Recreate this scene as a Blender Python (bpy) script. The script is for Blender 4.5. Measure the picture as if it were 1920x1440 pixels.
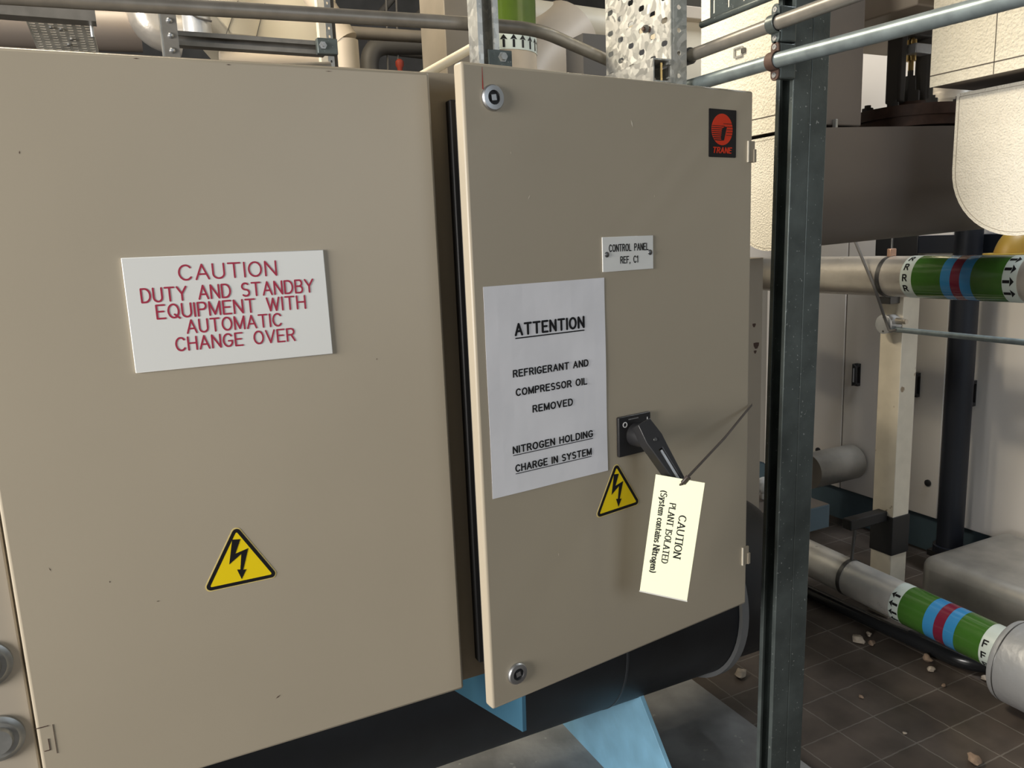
import bpy, bmesh, math, random
from mathutils import Vector, Matrix
random.seed(7)
for o in list(bpy.data.objects): bpy.data.objects.remove(o)
C = bpy.context.scene.collection
PI = math.pi
V = Vector

# ------------------------------------------------------------------ camera
F_PX = 1458.8                       # focal length in pixels of a 1920 wide frame
YAW, PITCH, ROLL = 1.1206, 0.1805, 0.0411
fwd = V((math.cos(YAW)*math.cos(PITCH), math.sin(YAW)*math.cos(PITCH), -math.sin(PITCH)))
rgt = V((math.sin(YAW), -math.cos(YAW), 0)); dwn = fwd.cross(rgt)
rgt2 = rgt*math.cos(ROLL) + dwn*math.sin(ROLL); dwn2 = -rgt*math.sin(ROLL) + dwn*math.cos(ROLL)
cam_data = bpy.data.cameras.new('camera'); cam = bpy.data.objects.new('camera', cam_data); C.objects.link(cam)
m = Matrix((rgt2, -dwn2, -fwd)).transposed().to_4x4()
cam.matrix_world = m
cam_data.sensor_fit = 'HORIZONTAL'; cam_data.sensor_width = 36; cam_data.lens = F_PX/1920*36
cam_data.clip_start = 0.02; cam_data.clip_end = 60
bpy.context.scene.camera = cam

# ------------------------------------------------------------------ world, lights, exposure
sc = bpy.context.scene
sc.view_settings.view_transform = 'Standard'; sc.view_settings.look = 'None'
sc.view_settings.gamma = 1; sc.view_settings.use_curve_mapping = False
sc.view_settings.exposure = 0.0
w = bpy.data.worlds.new('world'); sc.world = w; w.use_nodes = True
w.node_tree.nodes['Background'].inputs[0].default_value = (0.75, 0.86, 1.0, 1)
w.node_tree.nodes['Background'].inputs[1].default_value = 0.05

def area(name, loc, target, sx, sy, power, col):
    d = bpy.data.lights.new(name, 'AREA'); d.shape = 'RECTANGLE'; d.size = sx; d.size_y = sy
    d.energy = power; d.color = col
    o = bpy.data.objects.new(name, d); C.objects.link(o); o.location = loc
    o.rotation_euler = (V(target)-V(loc)).to_track_quat('-Z', 'Y').to_euler()
    return o
area('window_daylight', (-3.40, 0.10, 0.30), (0.6, 1.0, -0.1), 1.7, 1.5, 250, (1.0, 0.96, 0.90))
area('batten_light', (-0.30, 2.45, 1.80), (1.5, 1.5, 0.1), 1.5, 0.14, 85, (1.0, 0.87, 0.66))
area('right_batten_light', (2.85, 1.40, 1.90), (2.6, 1.45, -1.4), 1.2, 0.14, 48, (0.90, 0.95, 1.0))
area('rear_window_daylight', (1.4, -2.3, 0.5), (1.6, 1.5, -0.6), 1.8, 1.3, 19, (0.80, 0.90, 1.0))

# ------------------------------------------------------------------ helpers
def link(name, me, parent=None, loc=(0,0,0), mats=()):
    o = bpy.data.objects.new(name, me); C.objects.link(o)
    for mt in mats: me.materials.append(mt)
    if parent is not None: o.parent = parent
    o.location = loc
    return o
def thing(name, loc, label, cat, group=None):
    o = bpy.data.objects.new(name, None); C.objects.link(o); o.location = loc
    o.empty_display_size = 0.05
    return tag(o, label, cat, group)
def tag(o, label=None, cat=None, group=None, kind=None):
    if label: o['label'] = label
    if cat: o['category'] = cat
    if group: o['group'] = group
    if kind: o['kind'] = kind
    return o
def wloc(o):
    l = V((0,0,0))
    while o is not None: l = l + o.location; o = o.parent
    return l
def basis(d):
    d = V(d).normalized(); a = V((0,0,1)) if abs(d.z) < .9 else V((1,0,0))
    u = a.cross(d).normalized(); return u, d.cross(u)
class MB:
    """collects shapes in world coordinates; build() links them as one mesh object"""
    def __init__(s): s.bm = bmesh.new()
    def face(s, pts):
        vs = [s.bm.verts.new(p) for p in pts]
        try: return s.bm.faces.new(vs)
        except ValueError: return None
    def box(s, x0, x1, y0, y1, z0, z1, M=None):
        P = [V((x,y,z)) for z in (z0,z1) for x,y in ((x0,y0),(x1,y0),(x1,y1),(x0,y1))]
        if M is not None: P = [M(*p) if callable(M) else M @ p for p in P]
        vs = [s.bm.verts.new(p) for p in P]
        for f in ((3,2,1,0),(4,5,6,7),(0,1,5,4),(1,2,6,5),(2,3,7,6),(3,0,4,7)):
            s.bm.faces.new([vs[i] for i in f])
        return s
    def prism(s, poly, fr, d0, d1):
        """poly of (u,v); fr(u,v,n) -> world; between n=d0 and n=d1"""
        a = [s.bm.verts.new(fr(u,v,d0)) for u,v in poly]; b = [s.bm.verts.new(fr(u,v,d1)) for u,v in poly]
        n = len(poly)
        s.bm.faces.new(a[::-1]); s.bm.faces.new(b)
        for i in range(n):
            j = (i+1) % n; s.bm.faces.new((a[i],a[j],b[j],b[i]))
        return s
    def ring_prism(s, outer, inner, fr, d0, d1):
        n = len(outer)
        L = [[s.bm.verts.new(fr(u,v,d)) for u,v in P] for P, d in ((outer,d0),(outer,d1),(inner,d0),(inner,d1))]
        for i in range(n):
            j = (i+1) % n
            s.bm.faces.new((L[0][i],L[0][j],L[1][j],L[1][i])); s.bm.faces.new((L[2][j],L[2][i],L[3][i],L[3][j]))
            s.bm.faces.new((L[1][i],L[1][j],L[3][j],L[3][i])); s.bm.faces.new((L[0][j],L[0][i],L[2][i],L[2][j]))
        return s
    def cyl(s, p0, p1, r, seg=24, r1=None, caps=True):
        p0, p1 = V(p0), V(p1); r1 = r if r1 is None else r1
        return s.lathe(p0, p1-p0, [(0,r),((p1-p0).length,r1)], seg, caps)
    def lathe(s, o, d, prof, seg=32, caps=True, a0=0, a1=2*PI):
        o = V(o); d = V(d).normalized(); u, v = basis(d); full = abs(a1-a0-2*PI) < 1e-6
        k = seg if full else seg+1; rings = []
        for h, r in prof:
            rings.append([s.bm.verts.new(o + d*h + (u*math.cos(a0+(a1-a0)*i/seg) + v*math.sin(a0+(a1-a0)*i/seg))*r) for i in range(k)])
        for a, b in zip(rings, rings[1:]):
            for i in range(seg):
                j = (i+1) % k; s.bm.faces.new((a[i],a[j],b[j],b[i]))
        if caps and full: s.bm.faces.new(rings[0][::-1]); s.bm.faces.new(rings[-1])
        return s
    def tube(s, pts, r, seg=16, fillet=0, caps=True):
        P = [V(p) for p in pts]
        if fillet and len(P) > 2:
            Q = [P[0]]
            for i in range(1, len(P)-1):
                a, b, c = P[i-1], P[i], P[i+1]
                f = min(fillet, (a-b).length*.48, (c-b).length*.48)
                s0 = b + (a-b).normalized()*f; s1 = b + (c-b).normalized()*f
                for k in range(9):
                    t = k/8; Q.append(s0*(1-t)**2 + b*2*t*(1-t) + s1*t*t)
            Q.append(P[-1]); P = Q
        T = [(P[min(i+1,len(P)-1)]-P[max(i-1,0)]).normalized() for i in range(len(P))]
        u, v = basis(T[0]); rings = []
        for i, p in enumerate(P):
            u = (u - T[i]*u.dot(T[i])).normalized(); v = T[i].cross(u)
            rings.append([s.bm.verts.new(p + (u*math.cos(2*PI*k/seg) + v*math.sin(2*PI*k/seg))*r) for k in range(seg)])
        for a, b in zip(rings, rings[1:]):
            for k in range(seg): s.bm.faces.new((a[k],a[(k+1)%seg],b[(k+1)%seg],b[k]))
        if caps: s.bm.faces.new(rings[0][::-1]); s.bm.faces.new(rings[-1])
        return s
    def build(s, name, mat, parent=None, bevel=0, smooth=True, bseg=2, solid=0, angle=35):
        bmesh.ops.recalc_face_normals(s.bm, faces=s.bm.faces)
        me = bpy.data.meshes.new(name)
        if parent is not None: org = wloc(parent)
        else:
            vs = s.bm.verts; lo = [min(v.co[i] for v in vs) for i in range(3)]; hi = [max(v.co[i] for v in vs) for i in range(3)]
            org = V(((lo[0]+hi[0])/2, (lo[1]+hi[1])/2, lo[2]))
        bmesh.ops.translate(s.bm, verts=s.bm.verts, vec=-org)
        if smooth:
            for f in s.bm.faces: f.smooth = True
            for e in s.bm.edges:
                if len(e.link_faces) == 2: e.smooth = e.calc_face_angle(0) < math.radians(angle)
        s.bm.to_mesh(me); s.bm.free()
        o = link(name, me, parent, (0,0,0) if parent is not None else org, [mat])
        if bevel:
            b = o.modifiers.new('bevel', 'BEVEL'); b.width = bevel; b.segments = bseg; b.limit_method = 'ANGLE'; b.angle_limit = math.radians(40)
            b.harden_normals = False
        if solid:
            q = o.modifiers.new('solid', 'SOLIDIFY'); q.thickness = solid; q.offset = 0
        return o
def frame(o, u, v, n):
    o, u, v, n = V(o), V(u), V(v), V(n)
    return lambda a, b, c=0: o + u*a + v*b + n*c
def rrect(u0, v0, u1, v1, r, k=5):
    P = []
    for cx, cy, a in ((u1-r,v1-r,0),(u0+r,v1-r,90),(u0+r,v0+r,180),(u1-r,v0+r,270)):
        for i in range(k+1):
            t = math.radians(a+90*i/k); P.append((cx+r*math.cos(t), cy+r*math.sin(t)))
    return P
def circ(cx, cy, r, n=32, r2=None):
    r2 = r if r2 is None else r2
    return [(cx+r*math.cos(2*PI*i/n), cy+r2*math.sin(2*PI*i/n)) for i in range(n)]
def at(px, py, x=None, y=None, z=None):
    """the place seen at a pixel of the photograph on the plane x=.., y=.. or z=.."""
    r = rgt2*((px-960)/F_PX) + dwn2*((py-720)/F_PX) + fwd
    if x is not None: return r*(x/r.x)
    if y is not None: return r*(y/r.y)
    return r*(z/r.z)

# ------------------------------------------------------------------ materials
def mat(name, col, rough=.5, metal=0, var=0.0, vscale=6, bump=0, bscale=60, spec=.5, col2=None, bdetail=2, coat=0, rvar=0, speck=0, speckcol=(.05,.04,.03), speckscale=40):
    M = bpy.data.materials.new(name); M.use_nodes = True; nt = M.node_tree; N = nt.nodes; L = nt.links
    p = N['Principled BSDF']; p.inputs['Roughness'].default_value = rough; p.inputs['Metallic'].default_value = metal
    p.inputs['Base Color'].default_value = (*col, 1); p.inputs['Specular IOR Level'].default_value = spec
    if coat: p.inputs['Coat Weight'].default_value = coat; p.inputs['Coat Roughness'].default_value = .08
    tc = N.new('ShaderNodeTexCoord'); src = tc.outputs['Object']
    colout = None
    if var or col2:
        n = N.new('ShaderNodeTexNoise'); n.inputs['Scale'].default_value = vscale; n.inputs['Detail'].default_value = 5
        L.new(src, n.inputs['Vector'])
        r = N.new('ShaderNodeValToRGB'); r.color_ramp.elements[0].position = .35; r.color_ramp.elements[1].position = .65
        c2 = col2 if col2 else tuple(c*(1-var) for c in col)
        r.color_ramp.elements[0].color = (*c2, 1); r.color_ramp.elements[1].color = (*col, 1)
        L.new(n.outputs['Fac'], r.inputs['Fac']); colout = r.outputs['Color']
        if rvar:
            mr = N.new('ShaderNodeMapRange'); mr.inputs['To Min'].default_value = rough-rvar; mr.inputs['To Max'].default_value = rough+rvar
            L.new(n.outputs['Fac'], mr.inputs['Value']); L.new(mr.outputs['Result'], p.inputs['Roughness'])
    if speck:
        n = N.new('ShaderNodeTexNoise'); n.inputs['Scale'].default_value = speckscale; n.inputs['Detail'].default_value = 3
        L.new(src, n.inputs['Vector'])
        r = N.new('ShaderNodeValToRGB'); r.color_ramp.elements[0].position = 1-speck; r.color_ramp.elements[1].position = 1-speck+.03
        r.color_ramp.elements[0].color = (0,0,0,1); r.color_ramp.elements[1].color = (1,1,1,1)
        L.new(n.outputs['Fac'], r.inputs['Fac'])
        mx = N.new('ShaderNodeMix'); mx.data_type = 'RGBA'; L.new(r.outputs['Color'], mx.inputs['Factor'])
        if colout is not None: L.new(colout, mx.inputs['A'])
        else: mx.inputs['A'].default_value = (*col, 1)
        mx.inputs['B'].default_value = (*speckcol, 1); colout = mx.outputs['Result']
    if colout is not None: L.new(colout, p.inputs['Base Color'])
    if bump:
        n = N.new('ShaderNodeTexNoise'); n.inputs['Scale'].default_value = bscale; n.inputs['Detail'].default_value = bdetail
        L.new(src, n.inputs['Vector'])
        b = N.new('ShaderNodeBump'); b.inputs['Strength'].default_value = bump; b.inputs['Distance'].default_value = .004
        L.new(n.outputs['Fac'], b.inputs['Height']); L.new(b.outputs['Normal'], p.inputs['Normal'])
    return M
def galv_mat(name, c1, c2, scale=26, rough=.42, metal=.75):
    M = mat(name, c1, rough, metal); nt = M.node_tree; N = nt.nodes; L = nt.links; p = N['Principled BSDF']
    tc = N.new('ShaderNodeTexCoord'); no = N.new('ShaderNodeTexNoise'); no.inputs['Scale'].default_value = 14
    mx = N.new('ShaderNodeMix'); mx.data_type = 'VECTOR'; mx.inputs['Factor'].default_value = .06
    L.new(tc.outputs['Object'], no.inputs['Vector']); L.new(tc.outputs['Object'], mx.inputs['A']); L.new(no.outputs['Color'], mx.inputs['B'])
    v = N.new('ShaderNodeTexVoronoi'); v.inputs['Scale'].default_value = scale; L.new(mx.outputs['Result'], v.inputs['Vector'])
    r = N.new('ShaderNodeValToRGB'); r.color_ramp.elements[0].color = (*c1,1); r.color_ramp.elements[1].color = (*c2,1)
    s = N.new('ShaderNodeSeparateColor'); L.new(v.outputs['Color'], s.inputs['Color']); L.new(s.outputs['Red'], r.inputs['Fac'])
    L.new(r.outputs['Color'], p.inputs['Base Color'])
    mr = N.new('ShaderNodeMapRange'); mr.inputs['To Min'].default_value = rough-.12; mr.inputs['To Max'].default_value = rough+.15
    L.new(s.outputs['Green'], mr.inputs['Value']); L.new(mr.outputs['Result'], p.inputs['Roughness'])
    return M
def tile_mat():
    M = bpy.data.materials.new('quarry_tile'); M.use_nodes = True; nt = M.node_tree; N = nt.nodes; L = nt.links; p = N['Principled BSDF']
    tc = N.new('ShaderNodeTexCoord'); mp = N.new('ShaderNodeMapping')
    mp.inputs['Location'].default_value = (-2.038-.003+.148*30, -1.472-.003+.1475*30, 0)
    L.new(tc.outputs['Object'], mp.inputs['Vector'])
    no = N.new('ShaderNodeTexNoise'); no.inputs['Scale'].default_value = 30; no.inputs['Detail'].default_value = 4; L.new(tc.outputs['Object'], no.inputs['Vector'])
    mv = N.new('ShaderNodeVectorMath'); mv.operation = 'MULTIPLY_ADD'; mv.inputs[1].default_value = (.006,.006,0)
    L.new(no.outputs['Color'], mv.inputs[0]); L.new(mp.outputs['Vector'], mv.inputs[2])
    b = N.new('ShaderNodeTexBrick'); b.offset = 0; b.squash = 1
    b.inputs['Scale'].default_value = 1; b.inputs['Brick Width'].default_value = .148; b.inputs['Row Height'].default_value = .1475
    b.inputs['Mortar Size'].default_value = .0028; b.inputs['Mortar Smooth'].default_value = .3; b.inputs['Bias'].default_value = 0
    b.inputs['Color1'].default_value = (.088,.070,.058,1); b.inputs['Color2'].default_value = (.118,.096,.082,1); b.inputs['Mortar'].default_value = (.19,.17,.15,1)
    L.new(mv.outputs['Vector'], b.inputs['Vector'])
    n2 = N.new('ShaderNodeTexNoise'); n2.inputs['Scale'].default_value = 9; n2.inputs['Detail'].default_value = 6; L.new(tc.outputs['Object'], n2.inputs['Vector'])
    r2 = N.new('ShaderNodeValToRGB'); r2.color_ramp.elements[0].position = .3; r2.color_ramp.elements[0].color = (.45,.45,.45,1); r2.color_ramp.elements[1].position = .72; r2.color_ramp.elements[1].color = (1.15,1.15,1.15,1)
    L.new(n2.outputs['Fac'], r2.inputs['Fac'])
    mm = N.new('ShaderNodeMix'); mm.data_type = 'RGBA'; mm.blend_type = 'MULTIPLY'; mm.inputs['Factor'].default_value = .8
    L.new(b.outputs['Color'], mm.inputs['A']); L.new(r2.outputs['Color'], mm.inputs['B']); L.new(mm.outputs['Result'], p.inputs['Base Color'])
    p.inputs['Roughness'].default_value = .42
    bp = N.new('ShaderNodeBump'); bp.inputs['Strength'].default_value = .5; bp.inputs['Distance'].default_value = .003; bp.invert = True
    L.new(b.outputs['Fac'], bp.inputs['Height']); L.new(bp.outputs['Normal'], p.inputs['Normal'])
    return M
BEIGE = mat('beige_enamel', (.432,.377,.288), .42, var=.05, vscale=3, bump=.012, bscale=250)
BEIGE_E = mat('beige_enamel_body', (.41,.36,.29), .45, var=.06, vscale=4)
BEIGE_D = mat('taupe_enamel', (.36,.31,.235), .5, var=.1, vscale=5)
BLACKRUB = mat('black_rubber', (.012,.012,.013), .55)
BLACKPL = mat('black_plastic', (.022,.022,.024), .35)
BLACKPAINT = mat('black_insulation', (.010,.012,.016), .5, var=.4, vscale=8)
NAVY = mat('navy_paint', (.007,.010,.018), .5)
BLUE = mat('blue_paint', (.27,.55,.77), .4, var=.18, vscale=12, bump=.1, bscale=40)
BLUEG = mat('blue_grey_paint', (.09,.145,.185), .5, var=.2)
WHITE = mat('white_laminate', (.82,.83,.81), .32)
PAPER = mat('white_paper', (.86,.86,.90), .7, var=.04, vscale=14, bump=.12, bscale=18)
CARD = mat('cream_card', (.90,.92,.66), .45)
CARDED = mat('laminate_edge', (.55,.55,.52), .2)
REDINK = mat('red_engraving', (.40,.022,.060), .5)
BLACKINK = mat('black_ink', (.010,.010,.012), .5, spec=.25)
YELLOW = mat('yellow_vinyl', (.95,.71,.008), .3)
YELLOWP = mat('yellow_edge_vinyl', (.75,.60,.22), .35)
WHITEINK = mat('white_ink', (.75,.76,.76), .5)
GREYINK = mat('grey_ink', (.25,.25,.25), .5)
REDDISC = mat('orange_red_vinyl', (.70,.045,.014), .5, spec=.2)
REDPAINT = mat('red_marker', (.40,.035,.025), .5)
CHROME = mat('zinc_plate', (.52,.53,.54), .42, 1)
DSTEEL = mat('dark_steel', (.16,.16,.16), .4, .9)
GALV = galv_mat('bright_galvanised', (.50,.51,.49), (.74,.74,.71), 95)
GALVD = mat('grey_galvanised', (.120,.143,.140), .40, .45, var=.35, vscale=16, bump=.08, bscale=160, speck=.31, speckcol=(.36,.38,.38), speckscale=170)
GALVE = mat('worn_galvanised', (.44,.45,.44), .4, .7, var=.3, vscale=30)
CONDG = mat('conduit_blue_grey', (.30,.36,.38), .38, .55, var=.25, vscale=35)
CONDT = mat('conduit_taupe', (.25,.235,.21), .4, .4, var=.2, vscale=30)
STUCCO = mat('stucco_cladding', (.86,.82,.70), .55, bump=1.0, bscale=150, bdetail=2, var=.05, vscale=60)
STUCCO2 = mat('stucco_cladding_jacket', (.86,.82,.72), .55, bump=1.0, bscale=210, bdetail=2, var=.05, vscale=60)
JACKD = mat('smooth_brown_and_shade', (.165,.138,.118), .55, var=.06, vscale=3)  # dark tone paints the shade on duct and jacket sides; own brown elsewhere
SILVER = mat('foil_lagging', (.76,.745,.71), .30, .45, var=.2, vscale=9, bump=.35, bscale=26, rvar=.1)
SILVERW = mat('silver_lagging_smooth', (.68,.635,.57), .30, .62, var=.15, vscale=8, bump=.22, bscale=55, rvar=.08)
SILVERP = mat('silver_paint', (.62,.64,.67), .4, .6, var=.1, bump=.35, bscale=45)
SILVERD = mat('dusty_foil', (.48,.455,.41), .45, .6, var=.35, vscale=6, bump=.35, bscale=22)
UNLIT = mat('unlit_pipe', (.075,.07,.062), .6)  # darkened so the pipes look unlit deep in the room
DIMTAN = mat('dimmed_tan', (.20,.175,.14), .6, var=.2)  # tan darkened; on the level background pipe it imitates missing light
GREEN = mat('green_pipe_tape', (.055,.16,.025), .14, coat=.6, var=.08, vscale=40)
GREENV = mat('green_vertical_tape', (.085,.145,.012), .3, coat=.3, var=.2, vscale=14)
BLUEB = mat('light_blue_tape', (.045,.27,.58), .16, coat=.6)
MAROON = mat('crimson_tape', (.20,.018,.045), .18, coat=.6)
LABELW = mat('pale_label_tape', (.62,.70,.66), .3)
IVORY = mat('ivory_paint', (.74,.68,.56), .5, var=.12, vscale=12, speck=.32, speckcol=(.30,.22,.14), speckscale=18)
AHUW = mat('pale_grey_panel', (.80,.765,.73), .42, var=.06, vscale=2.5)
AHUE = mat('panel_seam', (.33,.32,.30), .5)
CREAM = mat('cream_cladding', (.78,.70,.54), .5, var=.08, vscale=6)
TAN = mat('tan_cladding', (.55,.47,.37), .5, var=.12, vscale=5)
DARKC = mat('dark_cladding', (.08,.075,.07), .6)
RUST = mat('rust_brown', (.10,.055,.040), .7, var=.5, vscale=20, bump=.3)
OCHRE = mat('ochre_paint', (.42,.26,.04), .45, var=.2)
BRASS = mat('brass', (.62,.44,.18), .3, 1)
CONC = mat('concrete', (.34,.345,.345), .75, var=.4, vscale=7, bump=.3, bscale=60, speck=.3, speckcol=(.45,.45,.43), speckscale=30)
CONCD = mat('unlit_wall', (.10,.10,.10), .85, var=.3)  # dark colour imitates the unlit depth behind the plant
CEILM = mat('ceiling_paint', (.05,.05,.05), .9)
RUBBLE = mat('rubble', (.34,.24,.17), .85, var=.5, vscale=40, bump=.6)
RUBBLEP = mat('pale_rubble', (.55,.47,.38), .85, var=.4, vscale=40, bump=.6)
REDP = mat('red_paint', (.30,.04,.02), .6)
CABLE = mat('grey_cable', (.13,.125,.12), .5)
TIE = mat('cable_tie', (.055,.042,.036), .4)
BLKPIPE = mat('black_pipe', (.016,.017,.019), .22)
WALLP = mat('wall_paint', (.30,.30,.29), .8)
TILE = tile_mat()
FL = -1.47

# ------------------------------------------------------------------ the setting
def struct(mb, name, mt): 
    o = mb.build(name, mt, smooth=False); o['kind'] = 'structure'; return o
fo = MB().box(-3.6, 4.6, -2.6, 6.0, FL-.1, FL).build('floor', TILE, smooth=False)
fo['kind'] = 'structure'
# keep tile texture in room coordinates
for v in fo.data.vertices: v.co = v.co + fo.location
fo.location = (0,0,0)
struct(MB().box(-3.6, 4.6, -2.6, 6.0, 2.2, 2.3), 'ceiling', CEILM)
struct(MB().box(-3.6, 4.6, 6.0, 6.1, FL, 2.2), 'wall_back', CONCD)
struct(MB().box(4.6, 4.7, -2.6, 6.1, FL, 2.2), 'wall_right', WALLP)
mb = MB().box(-3.7,-3.6,-2.6,-.8,FL,2.2).box(-3.7,-3.6,1.0,6.1,FL,2.2).box(-3.7,-3.6,-.8,1.0,FL,-.45).box(-3.7,-3.6,-.8,1.0,1.15,2.2)
struct(mb, 'wall_left', WALLP)
mb = MB().box(-3.6,.45,-2.7,-2.6,FL,2.2).box(2.35,4.7,-2.7,-2.6,FL,2.2).box(.45,2.35,-2.7,-2.6,FL,-.2).box(.45,2.35,-2.7,-2.6,1.2,2.2)
struct(mb, 'wall_front', WALLP)
def window(name, fr, w, h):
    mb = MB()
    for a in ((0,.05,0,h),(w-.05,w,0,h),(0,w,0,.05),(0,w,h-.05,h),(w/2-.02,w/2+.02,0,h)):
        mb.prism([(a[0],a[2]),(a[1],a[2]),(a[1],a[3]),(a[0],a[3])], fr, -.03, .03)
    return struct(mb, name, IVORY)
window('window_1', frame((-3.65,-.8,-.45),(0,1,0),(0,0,1),(1,0,0)), 1.8, 1.6)
window('window_2', frame((.45,-2.65,-.2),(1,0,0),(0,0,1),(0,1,0)), 1.9, 1.4)
# a concrete slab under the chiller
slab = MB().box(-2.2, 1.535, 1.0, 3.0, FL, FL+.012).build('trim_1', CONC, smooth=False); slab['kind'] = 'structure'

# ------------------------------------------------------------------ lettering
def arc(cx, cy, rx, ry, a0, a1, n=10):
    return [(cx+rx*math.cos(math.radians(a0+(a1-a0)*i/n)), cy+ry*math.sin(math.radians(a0+(a1-a0)*i/n))) for i in range(n+1)]
GL = {
 'A': (.74, [[(0,0),(.37,1),(.74,0)],[(.13,.34),(.61,.34)]]),
 'B': (.62, [[(0,0),(0,1),(.36,1)]+arc(.36,.76,.22,.24,90,-90,8)+[(0,.52)],[(.36,.52)]+arc(.37,.26,.25,.26,90,-90,8)+[(0,0)]]),
 'C': (.70, [arc(.38,.5,.38,.5,42,318,18)]),
 'D': (.68, [[(0,0),(0,1),(.26,1)]+arc(.26,.5,.42,.5,90,-90,12)+[(0,0)]]),
 'E': (.58, [[(.58,1),(0,1),(0,0),(.58,0)],[(0,.52),(.48,.52)]]),
 'F': (.56, [[(.56,1),(0,1),(0,0)],[(0,.52),(.46,.52)]]),
 'G': (.72, [arc(.38,.5,.38,.5,42,330,18)+[(.71,.44),(.42,.44)]]),
 'H': (.66, [[(0,0),(0,1)],[(.66,0),(.66,1)],[(0,.52),(.66,.52)]]),
 'I': (.0, [[(0,0),(0,1)]]),
 'L': (.54, [[(0,1),(0,0),(.54,0)]]),
 'M': (.80, [[(0,0),(0,1),(.40,.05),(.80,1),(.80,0)]]),
 'N': (.66, [[(0,0),(0,1),(.66,0),(.66,1)]]),
 'O': (.76, [arc(.38,.5,.38,.5,90,450,24)]),
 'P': (.60, [[(0,0),(0,1),(.34,1)]+arc(.34,.74,.26,.26,90,-90,8)+[(0,.48)]]),
 'Q': (.76, [arc(.38,.5,.38,.5,90,450,24),[(.44,.24),(.80,-.06)]]),
 'R': (.64, [[(0,0),(0,1),(.34,1)]+arc(.34,.75,.26,.25,90,-90,8)+[(0,.50)],[(.34,.50),(.64,0)]]),
 'S': (.60, [arc(.30,.75,.28,.25,40,270,10)+arc(.30,.25,.30,.25,90,-140,10)]),
 'T': (.70, [[(0,1),(.70,1)],[(.35,1),(.35,0)]]),
 'U': (.66, [[(0,1),(0,.32)]+arc(.33,.32,.33,.32,180,360,12)+[(.66,1)]]),
 'V': (.72, [[(0,1),(.36,0),(.72,1)]]),
 'W': (.98, [[(0,1),(.25,0),(.49,.95),(.73,0),(.98,1)]]),
 'Y': (.72, [[(0,1),(.36,.48),(.36,0)],[(.72,1),(.36,.48)]]),
 '1': (.20, [[(0,.80),(.20,1),(.20,0)]]),
 ',': (.08, [[(.06,.06),(0,-.14)]]),
 '(': (.22, [arc(.42,.40,.42,.66,130,230,10)]), ')': (.22, [arc(-.20,.40,.42,.66,50,-50,10)]),
 'y': (.52, [[(0,.64),(.27,0)],[(.52,.64),(.22,-.16),(.06,-.24)]]),
 's': (.38, [arc(.19,.48,.17,.16,40,270,8)+arc(.19,.16,.19,.16,90,-140,8)]),
 't': (.34, [[(.12,.86),(.12,.10)]+arc(.24,.10,.12,.10,180,320,6),[(0,.62),(.32,.62)]]),
 'e': (.44, [[(.02,.34),(.44,.34)]+arc(.23,.32,.21,.32,5,310,14)]),
 'm': (.80, [[(.06,0),(.06,.64)],[(.06,.46)]+arc(.24,.46,.18,.18,150,0,6)+[(.42,0)],[(.42,.46)]+arc(.60,.46,.18,.18,150,0,6)+[(.78,0)]]),
 'c': (.40, [arc(.22,.32,.20,.32,45,315,12)]),
 'o': (.46, [arc(.23,.32,.23,.32,90,450,18)]),
 'n': (.50, [[(.06,0),(.06,.64)],[(.06,.44)]+arc(.26,.44,.20,.20,150,0,6)+[(.46,0)]]),
 'a': (.44, [arc(.20,.46,.17,.18,150,0,6)+[(.37,0)],arc(.20,.18,.18,.18,60,330,10)]),
 'i': (.14, [[(.07,0),(.07,.64)],[(.07,.84),(.07,.92)]]),
 'r': (.36, [[(.06,0),(.06,.64)],[(.06,.42)]+arc(.24,.42,.18,.20,150,50,5)]),
 'g': (.46, [arc(.21,.40,.17,.22,90,450,14),[(.30,.60),(.46,.64)],[(.10,.22),(.06,.10),(.38,.04)]+arc(.22,-.08,.22,.13,30,-210,10)]),
}
def hull(P):
    P = sorted(set((round(a,7),round(b,7)) for a,b in P)); 
    if len(P) < 3: return P
    def half(Q):
        h = []
        for p in Q:
            while len(h) > 1 and (h[-1][0]-h[-2][0])*(p[1]-h[-2][1])-(h[-1][1]-h[-2][1])*(p[0]-h[-2][0]) <= 0: h.pop()
            h.append(p)
        return h
    a, b = half(P), half(P[::-1]); return a[:-1]+b[:-1]
def stroke_text(mb, text, u0, u1, v0, v1, fr, pen=.09, gap=.24, space=.55, nib=None, serif=False, n=.0004, shear=0):
    """single stroke letters between u0..u1, baseline v0, cap height to v1"""
    h = v1-v0; x = 0; items = []
    for ch in text:
        if ch == ' ': x += space; continue
        wd, st = GL[ch]; items.append((x, st, wd)); x += wd+gap
    tot = x-gap; sx = (u1-u0)/tot
    pu, pv = (nib if nib else (pen, pen)); pu *= h/2; pv *= h/2
    k = 10
    nibp = [(pu*math.cos(2*PI*i/k), pv*math.sin(2*PI*i/k)) for i in range(k)]
    cnt = [0]
    def blob(p, q):
        cnt[0] += 1
        P = hull([(p[0]+a, p[1]+b) for a,b in nibp]+[(q[0]+a, q[1]+b) for a,b in nibp])
        if len(P) > 2: mb.face([fr(a, b, n+cnt[0]*2e-6) for a,b in P])
    for x0, st, wd in items:
        for line in st:
            L = [(u0+(x0+a)*sx + shear*b*h, v0+b*h) for a,b in line]
            for p, q in zip(L, L[1:]): blob(p, q)
            if serif:
                for e, f in ((line[0], line[1]), (line[-1], line[-2])):
                    if abs(e[1]-f[1]) > 1.2*abs(e[0]-f[0]) and (abs(e[1]) < .02 or abs(e[1]-1) < .02 or (abs(e[1]-.64) < .02 and e[1] > f[1])) and len(line) < 6:
                        c = (u0+(x0+e[0])*sx, v0+e[1]*h); d = .13*h
                        blob((c[0]-d, c[1]), (c[0]+d, c[1]))
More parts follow.
